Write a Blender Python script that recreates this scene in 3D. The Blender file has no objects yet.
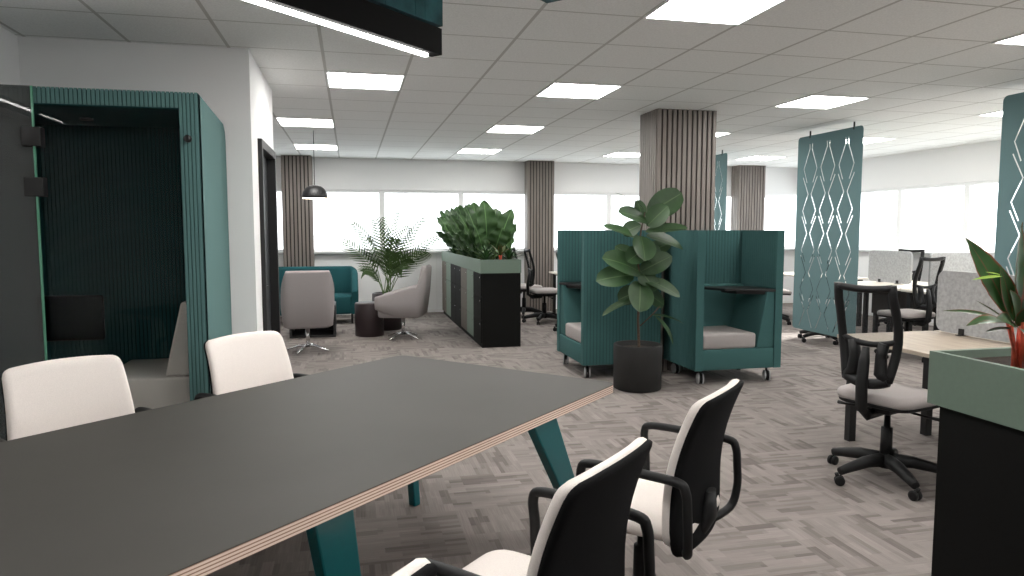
import bpy, bmesh, math, random
from mathutils import Vector, Matrix
random.seed(7)
PI = math.pi
SC = bpy.context.scene
COL = SC.collection
H = 1.447          # eye height
CEIL = 2.647

# ------------------------------------------------------------------ camera
cam_d = bpy.data.cameras.new('camera')
cam_d.sensor_width = 36.0
cam_d.lens = 36.0 * 703.4 / 1024.0
cam_d.clip_start = 0.05
cam = bpy.data.objects.new('camera', cam_d)
COL.objects.link(cam)
cam.location = (0, 0, H)
cam.rotation_euler = (PI / 2 - 0.08289, 0, -0.22478)
SC.camera = cam

# ------------------------------------------------------------------ world, sun, exposure
SC.view_settings.view_transform = 'Standard'
SC.view_settings.look = 'None'
SC.view_settings.exposure = 1.30
SC.view_settings.gamma = 1.0
SC.view_settings.use_curve_mapping = False
PANEL_STRENGTH = 11.0
world = bpy.data.worlds.new('sky')
SC.world = world
world.use_nodes = True
bg = world.node_tree.nodes['Background']
bg.inputs['Color'].default_value = (0.93, 0.97, 1.0, 1)
bg.inputs['Strength'].default_value = 1.7
sun_d = bpy.data.lights.new('sun', 'SUN')
sun_d.energy = 6.0
sun_d.angle = 0.02
sun_d.color = (1.0, 0.97, 0.92)
sun = bpy.data.objects.new('sun', sun_d)
COL.objects.link(sun)
sun.location = (14, 9, 8)
sun.rotation_euler = Vector((0.966, 0.259, 0.62)).to_track_quat('Z', 'Y').to_euler()

# ------------------------------------------------------------------ materials
def new_mat(name):
    m = bpy.data.materials.new(name)
    m.use_nodes = True
    nt = m.node_tree
    return m, nt, nt.nodes['Principled BSDF']

def N(nt, kind, **kw):
    n = nt.nodes.new(kind)
    for k, v in kw.items():
        setattr(n, k, v)
    return n

def ramp(nt, fac, stops, interp='LINEAR'):
    r = N(nt, 'ShaderNodeValToRGB')
    r.color_ramp.interpolation = interp
    el = r.color_ramp.elements
    while len(el) < len(stops):
        el.new(0.5)
    for e, (p, c) in zip(el, stops):
        e.position = p
        e.color = (*c, 1) if len(c) == 3 else c
    nt.links.new(fac, r.inputs['Fac'])
    return r.outputs['Color']

def plain(name, col, rough=0.6, metal=0.0, noise=0.06, scale=60.0, bump=0.0, spec=0.5):
    m, nt, b = new_mat(name)
    tc = N(nt, 'ShaderNodeTexCoord')
    no = N(nt, 'ShaderNodeTexNoise')
    no.inputs['Scale'].default_value = scale
    no.inputs['Detail'].default_value = 4
    nt.links.new(tc.outputs['Object'], no.inputs['Vector'])
    lo = [max(0, c * (1 - noise)) for c in col]
    hi = [min(1, c * (1 + noise)) for c in col]
    nt.links.new(ramp(nt, no.outputs['Fac'], [(0.3, lo), (0.7, hi)]), b.inputs['Base Color'])
    b.inputs['Roughness'].default_value = rough
    b.inputs['Metallic'].default_value = metal
    b.inputs['Specular IOR Level'].default_value = spec
    if bump:
        bp = N(nt, 'ShaderNodeBump')
        bp.inputs['Strength'].default_value = bump
        bp.inputs['Distance'].default_value = 0.002
        nt.links.new(no.outputs['Fac'], bp.inputs['Height'])
        nt.links.new(bp.outputs['Normal'], b.inputs['Normal'])
    return m

def math_node(nt, op, a, b=None, c=None):
    n = N(nt, 'ShaderNodeMath', operation=op)
    for i, v in enumerate((a, b, c)):
        if v is None:
            continue
        if isinstance(v, (int, float)):
            n.inputs[i].default_value = v
        else:
            nt.links.new(v, n.inputs[i])
    return n.outputs[0]

M = {}
M['wall'] = plain('wall_paint', (0.80, 0.795, 0.79), 0.85, noise=0.02, scale=300, bump=0.05)
M['wall_white'] = plain('white_wall_paint', (0.84, 0.84, 0.84), 0.85, noise=0.02, scale=300)
M['frame_white'] = plain('white_window_frame', (0.85, 0.86, 0.86), 0.5, noise=0.02)
M['sill'] = plain('grey_window_sill', (0.42, 0.43, 0.43), 0.5, noise=0.02)
M['black'] = plain('matt_black', (0.007, 0.007, 0.0075), 0.5, noise=0.1)
M['black_soft'] = plain('black_fabric', (0.0055, 0.0055, 0.006), 0.95, noise=0.3, scale=400, bump=0.3, spec=0.15)
M['housing'] = plain('matt_black_housing', (0.007, 0.0068, 0.0065), 0.8, spec=0.1)
M['charcoal'] = plain('charcoal_laminate', (0.006, 0.006, 0.0055), 0.7, noise=0.05, spec=0.15)
M['cream'] = plain('cream_upholstery', (0.76, 0.70, 0.66), 0.9, noise=0.06, scale=350, bump=0.25, spec=0.2)
M['grey_seat'] = plain('grey_seat_fabric', (0.36, 0.33, 0.32), 0.95, noise=0.07, scale=350, bump=0.3, spec=0.2)
M['armchair'] = plain('mushroom_grey_fabric', (0.32, 0.295, 0.295), 0.95, noise=0.06, scale=250, bump=0.3, spec=0.2)
M['teal_paint'] = plain('teal_lacquer', (0.0, 0.105, 0.12), 0.35, noise=0.04)
M['teal_fabric'] = plain('teal_upholstery', (0.048, 0.120, 0.118), 0.95, noise=0.1, scale=200, bump=0.3, spec=0.2)
M['sofa_fabric'] = plain('light_teal_upholstery', (0.018, 0.085, 0.095), 0.95, noise=0.1, scale=200, bump=0.3, spec=0.2)
M['screen_felt'] = plain('blue_grey_felt', (0.135, 0.22, 0.23), 0.95, noise=0.06, scale=300, spec=0.2)
M['desk_felt'] = plain('speckled_grey_felt', (0.40, 0.405, 0.41), 0.95, noise=0.16, scale=45, bump=0.3, spec=0.2)
M['sage'] = plain('sage_laminate', (0.155, 0.212, 0.168), 0.6, noise=0.03)
M['taupe'] = plain('taupe_wood_laminate', (0.12, 0.097, 0.078), 0.6, noise=0.15, scale=20)
M['chrome'] = plain('chrome', (0.75, 0.75, 0.76), 0.12, metal=1.0, noise=0.01)
M['rubber'] = plain('black_plastic', (0.008, 0.008, 0.0085), 0.55, noise=0.05, spec=0.3)
M['rim'] = plain('pale_grey_wheel_rim', (0.42, 0.42, 0.43), 0.4, noise=0.03)
M['pot'] = plain('dark_grey_stone_pot', (0.016, 0.0155, 0.015), 0.8, noise=0.1, scale=80)
M['drum'] = plain('aubergine_lacquer', (0.022, 0.012, 0.014), 0.5, noise=0.05)
M['soil'] = plain('dark_soil', (0.03, 0.02, 0.014), 1.0, noise=0.5, scale=120, bump=1.0)
M['trunk'] = plain('plant_bark', (0.10, 0.065, 0.045), 0.9, noise=0.3, scale=80)
M['red_stem'] = plain('red_stem', (0.62, 0.10, 0.05), 0.6, noise=0.25, scale=40)
M['green_stem'] = plain('green_stem', (0.10, 0.17, 0.05), 0.6, noise=0.2, scale=40)
M['screen_glass'] = plain('black_display', (0.002, 0.002, 0.0025), 0.35, noise=0.02, spec=0.06)
M['brown_panel'] = plain('dark_brown_panel', (0.035, 0.028, 0.024), 0.7, noise=0.1)
M['bench'] = plain('beige_bench_upholstery', (0.62, 0.55, 0.53), 0.95, noise=0.05, scale=250, bump=0.2, spec=0.2)
M['backing'] = plain('black_column_backing', (0.018, 0.016, 0.015), 0.9, noise=0.1)
M['cap'] = plain('dark_door_panel', (0.03, 0.032, 0.035), 0.4, noise=0.05)

def wood(name, c1, c2, scale=(1, 14, 1), axis=None, rough=0.5):
    m, nt, b = new_mat(name)
    tc = N(nt, 'ShaderNodeTexCoord')
    mp = N(nt, 'ShaderNodeMapping')
    mp.inputs['Scale'].default_value = scale
    no = N(nt, 'ShaderNodeTexNoise')
    no.inputs['Scale'].default_value = 3.0
    no.inputs['Detail'].default_value = 8
    no.inputs['Distortion'].default_value = 0.6
    nt.links.new(tc.outputs['Object'], mp.inputs['Vector'])
    nt.links.new(mp.outputs['Vector'], no.inputs['Vector'])
    nt.links.new(ramp(nt, no.outputs['Fac'], [(0.3, c1), (0.7, c2)]), b.inputs['Base Color'])
    b.inputs['Roughness'].default_value = rough
    return m
M['slat'] = wood('grey_wood_slats', (0.17, 0.145, 0.128), (0.25, 0.22, 0.20), (6, 6, 0.5))
M['desk_wood'] = wood('grey_oak_desktop', (0.33, 0.27, 0.21), (0.45, 0.38, 0.30), (12, 1, 1))
M['desk_pale'] = plain('pale_desktop', (0.60, 0.55, 0.48), 0.5, noise=0.03)

def mat_table_top():
    m, nt, b = new_mat('grey_linoleum')
    tc = N(nt, 'ShaderNodeTexCoord')
    no = N(nt, 'ShaderNodeTexNoise')
    no.inputs['Scale'].default_value = 2.5
    no.inputs['Detail'].default_value = 6
    nt.links.new(tc.outputs['Object'], no.inputs['Vector'])
    nt.links.new(ramp(nt, no.outputs['Fac'], [(0.3, (0.054, 0.051, 0.0465)), (0.7, (0.060, 0.057, 0.052))]), b.inputs['Base Color'])
    b.inputs['Roughness'].default_value = 0.6
    b.inputs['Specular IOR Level'].default_value = 0.2
    return m
M['table_top'] = mat_table_top()

def mat_ply():
    m, nt, b = new_mat('birch_plywood_edge')
    tc = N(nt, 'ShaderNodeTexCoord')
    sp = N(nt, 'ShaderNodeSeparateXYZ')
    nt.links.new(tc.outputs['Object'], sp.inputs[0])
    w = math_node(nt, 'FRACT', math_node(nt, 'MULTIPLY', sp.outputs['Z'], 1 / 0.0088))
    g = math_node(nt, 'GREATER_THAN', w, 0.62)
    nt.links.new(ramp(nt, g, [(0.0, (0.74, 0.60, 0.51)), (1.0, (0.30, 0.18, 0.13))]), b.inputs['Base Color'])
    b.inputs['Roughness'].default_value = 0.6
    return m
M['ply'] = mat_ply()

def mat_carpet():
    m, nt, b = new_mat('carpet_tiles')
    tc = N(nt, 'ShaderNodeTexCoord')
    sp = N(nt, 'ShaderNodeSeparateXYZ')
    nt.links.new(tc.outputs['Object'], sp.inputs[0])
    T = 0.5
    fx = math_node(nt, 'FLOOR', math_node(nt, 'DIVIDE', sp.outputs['X'], T))
    fy = math_node(nt, 'FLOOR', math_node(nt, 'DIVIDE', sp.outputs['Y'], T))
    par = math_node(nt, 'PINGPONG', math_node(nt, 'ADD', fx, fy), 1.0)
    a = N(nt, 'ShaderNodeCombineXYZ'); c = N(nt, 'ShaderNodeCombineXYZ')
    nt.links.new(sp.outputs['X'], a.inputs[0]); nt.links.new(sp.outputs['Y'], a.inputs[1])
    nt.links.new(sp.outputs['Y'], c.inputs[0]); nt.links.new(sp.outputs['X'], c.inputs[1])
    mx = N(nt, 'ShaderNodeMix', data_type='VECTOR')
    nt.links.new(par, mx.inputs['Factor'])
    nt.links.new(a.outputs[0], mx.inputs[4]); nt.links.new(c.outputs[0], mx.inputs[5])
    vec = mx.outputs[1]
    def brick(w, h, off, bias):
        br = N(nt, 'ShaderNodeTexBrick')
        br.offset = off
        br.inputs['Scale'].default_value = 1.0
        br.inputs['Brick Width'].default_value = w
        br.inputs['Row Height'].default_value = h
        br.inputs['Mortar Size'].default_value = 0.0
        br.inputs['Bias'].default_value = bias
        br.inputs['Color1'].default_value = (0, 0, 0, 1)
        br.inputs['Color2'].default_value = (1, 1, 1, 1)
        nt.links.new(vec, br.inputs['Vector'])
        return br.outputs['Color']
    b1 = brick(0.2, 0.05, 0.37, 0.0)
    b2 = brick(0.20, 0.025, 0.5, 0.0)
    s = math_node(nt, 'ADD', math_node(nt, 'MULTIPLY', b1, 0.62), math_node(nt, 'MULTIPLY', b2, 0.38))
    base = ramp(nt, s, [(0.0, (0.125, 0.107, 0.099)), (0.25, (0.165, 0.143, 0.133)), (0.42, (0.210, 0.185, 0.172)), (1.0, (0.262, 0.233, 0.218))])
    no = N(nt, 'ShaderNodeTexNoise')
    no.inputs['Scale'].default_value = 400
    no.inputs['Detail'].default_value = 3
    nt.links.new(vec, no.inputs['Vector'])
    mp = N(nt, 'ShaderNodeMapping')
    mp.inputs['Scale'].default_value = (6, 160, 1)
    nt.links.new(vec, mp.inputs['Vector'])
    n2 = N(nt, 'ShaderNodeTexNoise')
    n2.inputs['Scale'].default_value = 1
    nt.links.new(mp.outputs[0], n2.inputs['Vector'])
    k = math_node(nt, 'ADD', math_node(nt, 'MULTIPLY', no.outputs['Fac'], 0.35), math_node(nt, 'MULTIPLY', n2.outputs['Fac'], 0.5))
    k = math_node(nt, 'ADD', k, 0.58)
    ml = N(nt, 'ShaderNodeMix', data_type='RGBA', blend_type='MULTIPLY')
    ml.inputs['Factor'].default_value = 1.0
    nt.links.new(base, ml.inputs[6])
    kc = N(nt, 'ShaderNodeCombineColor')
    for i in range(3):
        nt.links.new(k, kc.inputs[i])
    nt.links.new(kc.outputs[0], ml.inputs[7])
    nt.links.new(ml.outputs[2], b.inputs['Base Color'])
    b.inputs['Roughness'].default_value = 0.95
    b.inputs['Specular IOR Level'].default_value = 0.2
    bp = N(nt, 'ShaderNodeBump')
    bp.inputs['Strength'].default_value = 0.4
    bp.inputs['Distance'].default_value = 0.003
    nt.links.new(k, bp.inputs['Height'])
    nt.links.new(bp.outputs['Normal'], b.inputs['Normal'])
    return m
M['carpet'] = mat_carpet()

def mat_ceiling():
    m, nt, b = new_mat('mineral_ceiling_tiles')
    tc = N(nt, 'ShaderNodeTexCoord')
    sp = N(nt, 'ShaderNodeSeparateXYZ')
    nt.links.new(tc.outputs['Object'], sp.inputs[0])
    fx = math_node(nt, 'FRACT', math_node(nt, 'ADD', math_node(nt, 'DIVIDE', sp.outputs['X'], 0.6), 0.272))
    fy = math_node(nt, 'FRACT', math_node(nt, 'ADD', math_node(nt, 'DIVIDE', sp.outputs['Y'], 0.6), -8.386))
    ex = math_node(nt, 'ABSOLUTE', math_node(nt, 'SUBTRACT', fx, 0.5))
    ey = math_node(nt, 'ABSOLUTE', math_node(nt, 'SUBTRACT', fy, 0.5))
    lx = math_node(nt, 'GREATER_THAN', ex, 0.482)
    ly = math_node(nt, 'GREATER_THAN', ey, 0.488)
    line = math_node(nt, 'MAXIMUM', lx, ly)
    no = N(nt, 'ShaderNodeTexNoise')
    no.inputs['Scale'].default_value = 90
    no.inputs['Detail'].default_value = 6
    nt.links.new(tc.outputs['Object'], no.inputs['Vector'])
    base = ramp(nt, no.outputs['Fac'], [(0.3, (0.76, 0.77, 0.76)), (0.7, (0.87, 0.88, 0.87))])
    mx = N(nt, 'ShaderNodeMix', data_type='RGBA')
    nt.links.new(line, mx.inputs['Factor'])
    nt.links.new(base, mx.inputs[6])
    mx.inputs[7].default_value = (0.52, 0.52, 0.50, 1)
    nt.links.new(mx.outputs[2], b.inputs['Base Color'])
    b.inputs['Roughness'].default_value = 0.95
    b.inputs['Specular IOR Level'].default_value = 0.1
    bp = N(nt, 'ShaderNodeBump')
    bp.inputs['Strength'].default_value = 0.3
    bp.inputs['Distance'].default_value = 0.003
    nt.links.new(no.outputs['Fac'], bp.inputs['Height'])
    nt.links.new(bp.outputs['Normal'], b.inputs['Normal'])
    return m
M['ceiling'] = mat_ceiling()

def mat_emit(name, col, s):
    m, nt, b = new_mat(name)
    b.inputs['Base Color'].default_value = (0.8, 0.8, 0.8, 1)
    b.inputs['Emission Color'].default_value = (*col, 1)
    b.inputs['Emission Strength'].default_value = s
    return m
M['panel_light'] = mat_emit('light_panel_diffuser', (1.0, 0.975, 0.94), PANEL_STRENGTH)
M['strip_light'] = mat_emit('led_strip_diffuser', (1.0, 0.98, 0.95), 9.0)
M['bulb'] = mat_emit('warm_bulb', (1.0, 0.85, 0.65), 5.0)

def mat_glass(name, tint=(1, 1, 1), smoke=0.0, gloss=1.0, smoke_col=(0.05, 0.055, 0.055)):
    m, nt, b = new_mat(name)
    nt.nodes.remove(b)
    out = nt.nodes['Material Output']
    tr = N(nt, 'ShaderNodeBsdfTransparent'); tr.inputs[0].default_value = (*tint, 1)
    gl = N(nt, 'ShaderNodeBsdfGlossy'); gl.inputs['Roughness'].default_value = 0.02
    gl.inputs[0].default_value = (gloss, gloss, gloss, 1)
    lw = N(nt, 'ShaderNodeLayerWeight'); lw.inputs['Blend'].default_value = 0.5      # Schlick fresnel that is the same from both sides of the pane
    fr = N(nt, 'ShaderNodeMath', operation='MULTIPLY_ADD')
    nt.links.new(math_node(nt, 'POWER', lw.outputs['Facing'], 5.0), fr.inputs[0])
    fr.inputs[1].default_value = 0.96; fr.inputs[2].default_value = 0.04
    mx = N(nt, 'ShaderNodeMixShader')
    nt.links.new(fr.outputs[0], mx.inputs[0])
    nt.links.new(tr.outputs[0], mx.inputs[1]); nt.links.new(gl.outputs[0], mx.inputs[2])
    last = mx.outputs[0]
    if smoke:
        df = N(nt, 'ShaderNodeBsdfDiffuse'); df.inputs[0].default_value = (*smoke_col, 1)
        m2 = N(nt, 'ShaderNodeMixShader'); m2.inputs[0].default_value = smoke
        nt.links.new(last, m2.inputs[1]); nt.links.new(df.outputs[0], m2.inputs[2])
        last = m2.outputs[0]
    nt.links.new(last, out.inputs[0])
    return m
M['window_glass'] = mat_glass('window_glass', (0.97, 0.98, 0.98))
M['booth_glass'] = mat_glass('booth_glass', (0.97, 0.99, 0.98), gloss=0.2)
M['booth_glass_fixed'] = mat_glass('smoked_booth_glass', (0.75, 0.78, 0.77), smoke=0.40, smoke_col=(0.10, 0.105, 0.105))
M['glass_edge'] = plain('green_glass_edge', (0.10, 0.30, 0.20), 0.2, noise=0.05)

def mat_mesh_fabric():
    m, nt, b = new_mat('black_mesh_fabric')
    out = nt.nodes['Material Output']
    b.inputs['Base Color'].default_value = (0.02, 0.02, 0.022, 1)
    b.inputs['Roughness'].default_value = 0.8
    tr = N(nt, 'ShaderNodeBsdfTransparent')
    mx = N(nt, 'ShaderNodeMixShader'); mx.inputs[0].default_value = 0.42
    nt.links.new(tr.outputs[0], mx.inputs[1]); nt.links.new(b.outputs[0], mx.inputs[2])
    nt.links.new(mx.outputs[0], out.inputs[0])
    return m
M['mesh'] = mat_mesh_fabric()

def mat_leaf(name, c1, c2, edge=None, vein=None, rough=0.35, trans=0.15):
    m, nt, b = new_mat(name)
    tc = N(nt, 'ShaderNodeTexCoord')
    no = N(nt, 'ShaderNodeTexNoise'); no.inputs['Scale'].default_value = 7
    no.inputs['Detail'].default_value = 3
    nt.links.new(tc.outputs['Object'], no.inputs['Vector'])
    col = ramp(nt, no.outputs['Fac'], [(0.3, c1), (0.7, c2)])
    sp = N(nt, 'ShaderNodeSeparateXYZ')
    nt.links.new(tc.outputs['UV'], sp.inputs[0])
    d = math_node(nt, 'ABSOLUTE', math_node(nt, 'SUBTRACT', sp.outputs['X'], 0.5))
    if edge:
        f = ramp(nt, d, [(0.40, (0, 0, 0)), (0.5, (1, 1, 1))])
        mx = N(nt, 'ShaderNodeMix', data_type='RGBA')
        nt.links.new(f, mx.inputs['Factor']); nt.links.new(col, mx.inputs[6]); mx.inputs[7].default_value = (*edge, 1)
        col = mx.outputs[2]
    if vein:
        f = ramp(nt, d, [(0.0, (1, 1, 1)), (0.035, (0, 0, 0))])
        mx = N(nt, 'ShaderNodeMix', data_type='RGBA')
        nt.links.new(f, mx.inputs['Factor']); nt.links.new(col, mx.inputs[6]); mx.inputs[7].default_value = (*vein, 1)
        col = mx.outputs[2]
    nt.links.new(col, b.inputs['Base Color'])
    b.inputs['Roughness'].default_value = rough
    if trans:
        out = nt.nodes['Material Output']
        tl = N(nt, 'ShaderNodeBsdfTranslucent')
        nt.links.new(col, tl.inputs[0])
        ms = N(nt, 'ShaderNodeMixShader'); ms.inputs[0].default_value = trans
        nt.links.new(b.outputs[0], ms.inputs[1]); nt.links.new(tl.outputs[0], ms.inputs[2])
        nt.links.new(ms.outputs[0], out.inputs[0])
    return m
M['rubber_leaf'] = mat_leaf('rubber_plant_leaf', (0.018, 0.048, 0.015), (0.036, 0.085, 0.028), vein=(0.09, 0.15, 0.06), rough=0.5, trans=0.08)
M['palm_leaf'] = mat_leaf('palm_leaf', (0.03, 0.065, 0.015), (0.06, 0.115, 0.03), rough=0.5, trans=0.08)
M['banana_leaf'] = mat_leaf('broad_leaf', (0.018, 0.052, 0.014), (0.055, 0.115, 0.036), vein=(0.15, 0.28, 0.10), rough=0.45, trans=0.22)
M['dark_leaf'] = mat_leaf('dark_leaf', (0.02, 0.06, 0.018), (0.04, 0.10, 0.03), rough=0.45, trans=0.1)
M['red_edge_leaf'] = mat_leaf('red_edged_leaf', (0.016, 0.05, 0.012), (0.04, 0.10, 0.03), edge=(0.25, 0.035, 0.02), vein=(0.14, 0.05, 0.03), rough=0.35, trans=0.15)
M['yellow_leaf'] = mat_leaf('yellow_green_leaf', (0.25, 0.42, 0.06), (0.35, 0.50, 0.10), rough=0.4, trans=0.3)

def mat_baffle():
    m, nt, b = new_mat('teal_baffle_felt')
    tc = N(nt, 'ShaderNodeTexCoord')
    no = N(nt, 'ShaderNodeTexNoise'); no.inputs['Scale'].default_value = 9
    no.inputs['Detail'].default_value = 5
    nt.links.new(tc.outputs['Object'], no.inputs['Vector'])
    nt.links.new(ramp(nt, no.outputs['Fac'], [(0.35, (0.006, 0.045, 0.055)), (0.65, (0.02, 0.11, 0.12))]), b.inputs['Base Color'])
    b.inputs['Roughness'].default_value = 0.9
    return m
M['baffle'] = mat_baffle()

# ------------------------------------------------------------------ mesh helpers
def smooth_path(P, k=4):
    P = [Vector(p) for p in P]; out = []
    for i in range(len(P) - 1):
        a, b, c, d = P[max(0, i - 1)], P[i], P[i + 1], P[min(len(P) - 1, i + 2)]
        for j in range(k):
            t = j / k
            out.append(.5 * ((2 * b) + (c - a) * t + (2 * a - 5 * b + 4 * c - d) * t * t + (3 * b - a - 3 * c + d) * t ** 3))
    out.append(P[-1])
    return out

class MB:
    """collects shapes and links them as one mesh object"""
    def __init__(s):
        s.bm = bmesh.new()
        s.uv = s.bm.loops.layers.uv.new('UVMap')
        s.mats = []
        s.mi = 0
    def use(s, m):
        if m not in s.mats:
            s.mats.append(m)
        s.mi = s.mats.index(m)
        return s
    def face(s, vs, smooth=False):
        try:
            f = s.bm.faces.new(vs)
        except ValueError:
            return None
        f.material_index = s.mi
        f.smooth = smooth
        return f
    def hexa(s, p):
        v = [s.bm.verts.new(q) for q in p]
        for f in ((0, 3, 2, 1), (4, 5, 6, 7), (0, 1, 5, 4), (1, 2, 6, 5), (2, 3, 7, 6), (3, 0, 4, 7)):
            s.face([v[i] for i in f])
        return s
    def box(s, x0, x1, y0, y1, z0, z1):
        return s.hexa([(x0, y0, z0), (x1, y0, z0), (x1, y1, z0), (x0, y1, z0), (x0, y0, z1), (x1, y0, z1), (x1, y1, z1), (x0, y1, z1)])
    def rbox(s, x0, x1, y0, y1, z0, z1, r=0.02, seg=3, fn=None):
        b2 = bmesh.new()
        bmesh.ops.create_cube(b2, size=1)
        for v in b2.verts:
            v.co = Vector(((x0 + x1) / 2 + v.co.x * (x1 - x0), (y0 + y1) / 2 + v.co.y * (y1 - y0), (z0 + z1) / 2 + v.co.z * (z1 - z0)))
        bmesh.ops.bevel(b2, geom=list(b2.edges), offset=r, segments=seg, affect='EDGES', profile=0.5)
        return s.merge(b2, fn, True)
    def merge(s, b2, fn=None, smooth=False):
        mp = {}
        for v in b2.verts:
            mp[v] = s.bm.verts.new(fn(v.co) if fn else v.co)
        for f in b2.faces:
            s.face([mp[v] for v in f.verts], smooth)
        b2.free()
        return s
    def prism(s, pts, p0, p1, fr=None):
        """extrude polygon (list of 2D) between offsets p0 and p1; fr maps (a, b, c) to xyz"""
        fr = fr or (lambda a, b, c: (a, b, c))
        A = [s.bm.verts.new(fr(a, b, p0)) for a, b in pts]
        B = [s.bm.verts.new(fr(a, b, p1)) for a, b in pts]
        n = len(pts)
        s.face(A[::-1]); s.face(B)
        for i in range(n):
            s.face([A[i], A[(i + 1) % n], B[(i + 1) % n], B[i]])
        return s
    def tube(s, path, r, n=10, cap=True, sx=1.0, up=(0, 0, 1), smooth=True, square=False):
        path = [Vector(p) for p in path]
        rs = r if isinstance(r, (list, tuple)) else [r] * len(path)
        rings = []
        for i, p in enumerate(path):
            t = (path[min(i + 1, len(path) - 1)] - path[max(i - 1, 0)]).normalized()
            u = Vector(up)
            if abs(t.dot(u)) > 0.98:
                u = Vector((0, 1, 0)) if abs(t.y) < 0.9 else Vector((1, 0, 0))
            a = t.cross(u).normalized(); b = a.cross(t).normalized()
            ring = []
            for k in range(n):
                th = 2 * PI * (k + (0.5 if square else 0)) / n
                ring.append(s.bm.verts.new(p + a * math.cos(th) * rs[i] * sx + b * math.sin(th) * rs[i]))
            rings.append(ring)
        for i in range(len(rings) - 1):
            for k in range(n):
                s.face([rings[i][k], rings[i][(k + 1) % n], rings[i + 1][(k + 1) % n], rings[i + 1][k]], smooth)
        if cap:
            s.face(rings[0][::-1]); s.face(rings[-1])
        return s
    def lathe(s, prof, n=32, c=(0, 0), smooth=True, fn=None):
        rings = []
        for r, z in prof:
            ring = []
            for k in range(n):
                th = 2 * PI * k / n
                p = Vector((c[0] + max(r, 1e-4) * math.cos(th), c[1] + max(r, 1e-4) * math.sin(th), z))
                ring.append(s.bm.verts.new(fn(p) if fn else p))
            rings.append(ring)
        for i in range(len(rings) - 1):
            for k in range(n):
                s.face([rings[i][k], rings[i][(k + 1) % n], rings[i + 1][(k + 1) % n], rings[i + 1][k]], smooth)
        s.face(rings[0][::-1]); s.face(rings[-1])
        return s
    def pad(s, hw, hh, T, r, P, nu=18, nv=18, closed=True):
        """upholstered pad: planar half sizes hw, hh, thickness T, corner radius r; P(a,b,c) -> xyz"""
        def samp(n):
            return [math.sin(PI / 2 * (2 * i / n - 1)) for i in range(n + 1)]
        S, Tt = samp(nu), samp(nv)
        def pt(sv, tv, side):
            x, y = sv * hw, tv * hh
            dx, dy = abs(x) - (hw - r), abs(y) - (hh - r)
            if dx > 0 and dy > 0:
                d = math.hypot(dx, dy); m = max(dx, dy)
                dx, dy = dx * m / d, dy * m / d
                x = math.copysign(hw - r + dx, x); y = math.copysign(hh - r + dy, y)
            e = min((1 - abs(sv)) * hw, (1 - abs(tv)) * hh)
            q = 1 - min(e / (T * 0.5), 1)
            c = T / 2 * math.sqrt(max(0, 1 - q * q))
            return P(x, y, c * side)
        F = [[s.bm.verts.new(pt(a, b, 1)) for b in Tt] for a in S]
        B = [[F[i][j] if (i in (0, nu) or j in (0, nv)) else s.bm.verts.new(pt(S[i], Tt[j], -1)) for j in range(nv + 1)] for i in range(nu + 1)]
        for i in range(nu):
            for j in range(nv):
                s.face([F[i][j], F[i + 1][j], F[i + 1][j + 1], F[i][j + 1]], True)
                s.face([B[i][j], B[i][j + 1], B[i + 1][j + 1], B[i + 1][j]], True)
        return s
    def leaf(s, base, tip, width, nrm=(0, 0, 1), droop=0.0, n=10, cup=0.15, shape='oval', wave=0.0, wn=6, side=2):
        base, tip = Vector(base), Vector(tip)
        d = tip - base; L = d.length
        nr = Vector(nrm)
        nr = (nr - d.normalized() * nr.dot(d.normalized())).normalized()
        sd = d.normalized().cross(nr).normalized()
        mid = (base + tip) / 2 + nr * droop * L
        rows = []
        ph = random.random() * 6
        for i in range(n + 1):
            t = i / n
            p = base * (1 - t) ** 2 + mid * 2 * t * (1 - t) + tip * t * t
            if shape == 'oval':
                w = math.sin(PI * t ** 0.85) ** 0.62
            elif shape == 'round':
                w = max(0, math.sin(PI * t ** 1.05)) ** .5 if t < .85 else max(0, math.sin(PI * .85 ** 1.05)) ** .5 * math.sqrt(max(0, 1 - ((t - .85) / .15) ** 2)) * (1 - .25 * (t - .85) / .15)
            elif shape == 'lance':
                w = (math.sin(PI * t ** 0.9)) ** 0.9
            elif shape == 'blade':
                w = (1 - t) ** 0.7 * min(1, 0.35 + 3 * t)
            else:
                w = math.sin(PI * min(1, t * 1.0)) ** 0.5
            w = max(w, 0.02) * width / 2
            row = []
            for k in range(-side, side + 1):
                q = k / side
                wv = wave * width * math.sin(ph + t * wn * 2 * PI + (0.8 if q > 0 else 0)) * abs(q)
                row.append(s.bm.verts.new(p + sd * q * w + nr * (cup * width * (q * q) * (w / (width / 2)) + wv)))
            rows.append(row)
        m = 2 * side
        for i in range(n):
            for k in range(m):
                f = s.face([rows[i][k], rows[i][k + 1], rows[i + 1][k + 1], rows[i + 1][k]], True)
                if f:
                    uv = [(k / m, i / n), ((k + 1) / m, i / n), ((k + 1) / m, (i + 1) / n), (k / m, (i + 1) / n)]
                    for lp, c in zip(f.loops, uv):
                        lp[s.uv].uv = c
        return s
    def build(s, name, mat=None, parent=None, bevel=0.0, loc=None, fixn=True):
        if fixn:
            bmesh.ops.recalc_face_normals(s.bm, faces=s.bm.faces)
        me = bpy.data.meshes.new(name)
        s.bm.to_mesh(me); s.bm.free()
        if s.mats:
            for m in s.mats:
                me.materials.append(m)
        else:
            me.materials.append(mat)
        o = bpy.data.objects.new(name, me)
        COL.objects.link(o)
        if parent is not None:
            o.parent = parent
        if loc:
            o.location = loc
        if bevel:
            md = o.modifiers.new('bevel', 'BEVEL'); md.width = bevel; md.segments = 2; md.limit_method = 'ANGLE'
        return o

def tag(o, label, cat, group=None, kind=None):
    if label: o['label'] = label
    if cat: o['category'] = cat
    if group: o['group'] = group
    if kind: o['kind'] = kind
    return o

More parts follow.
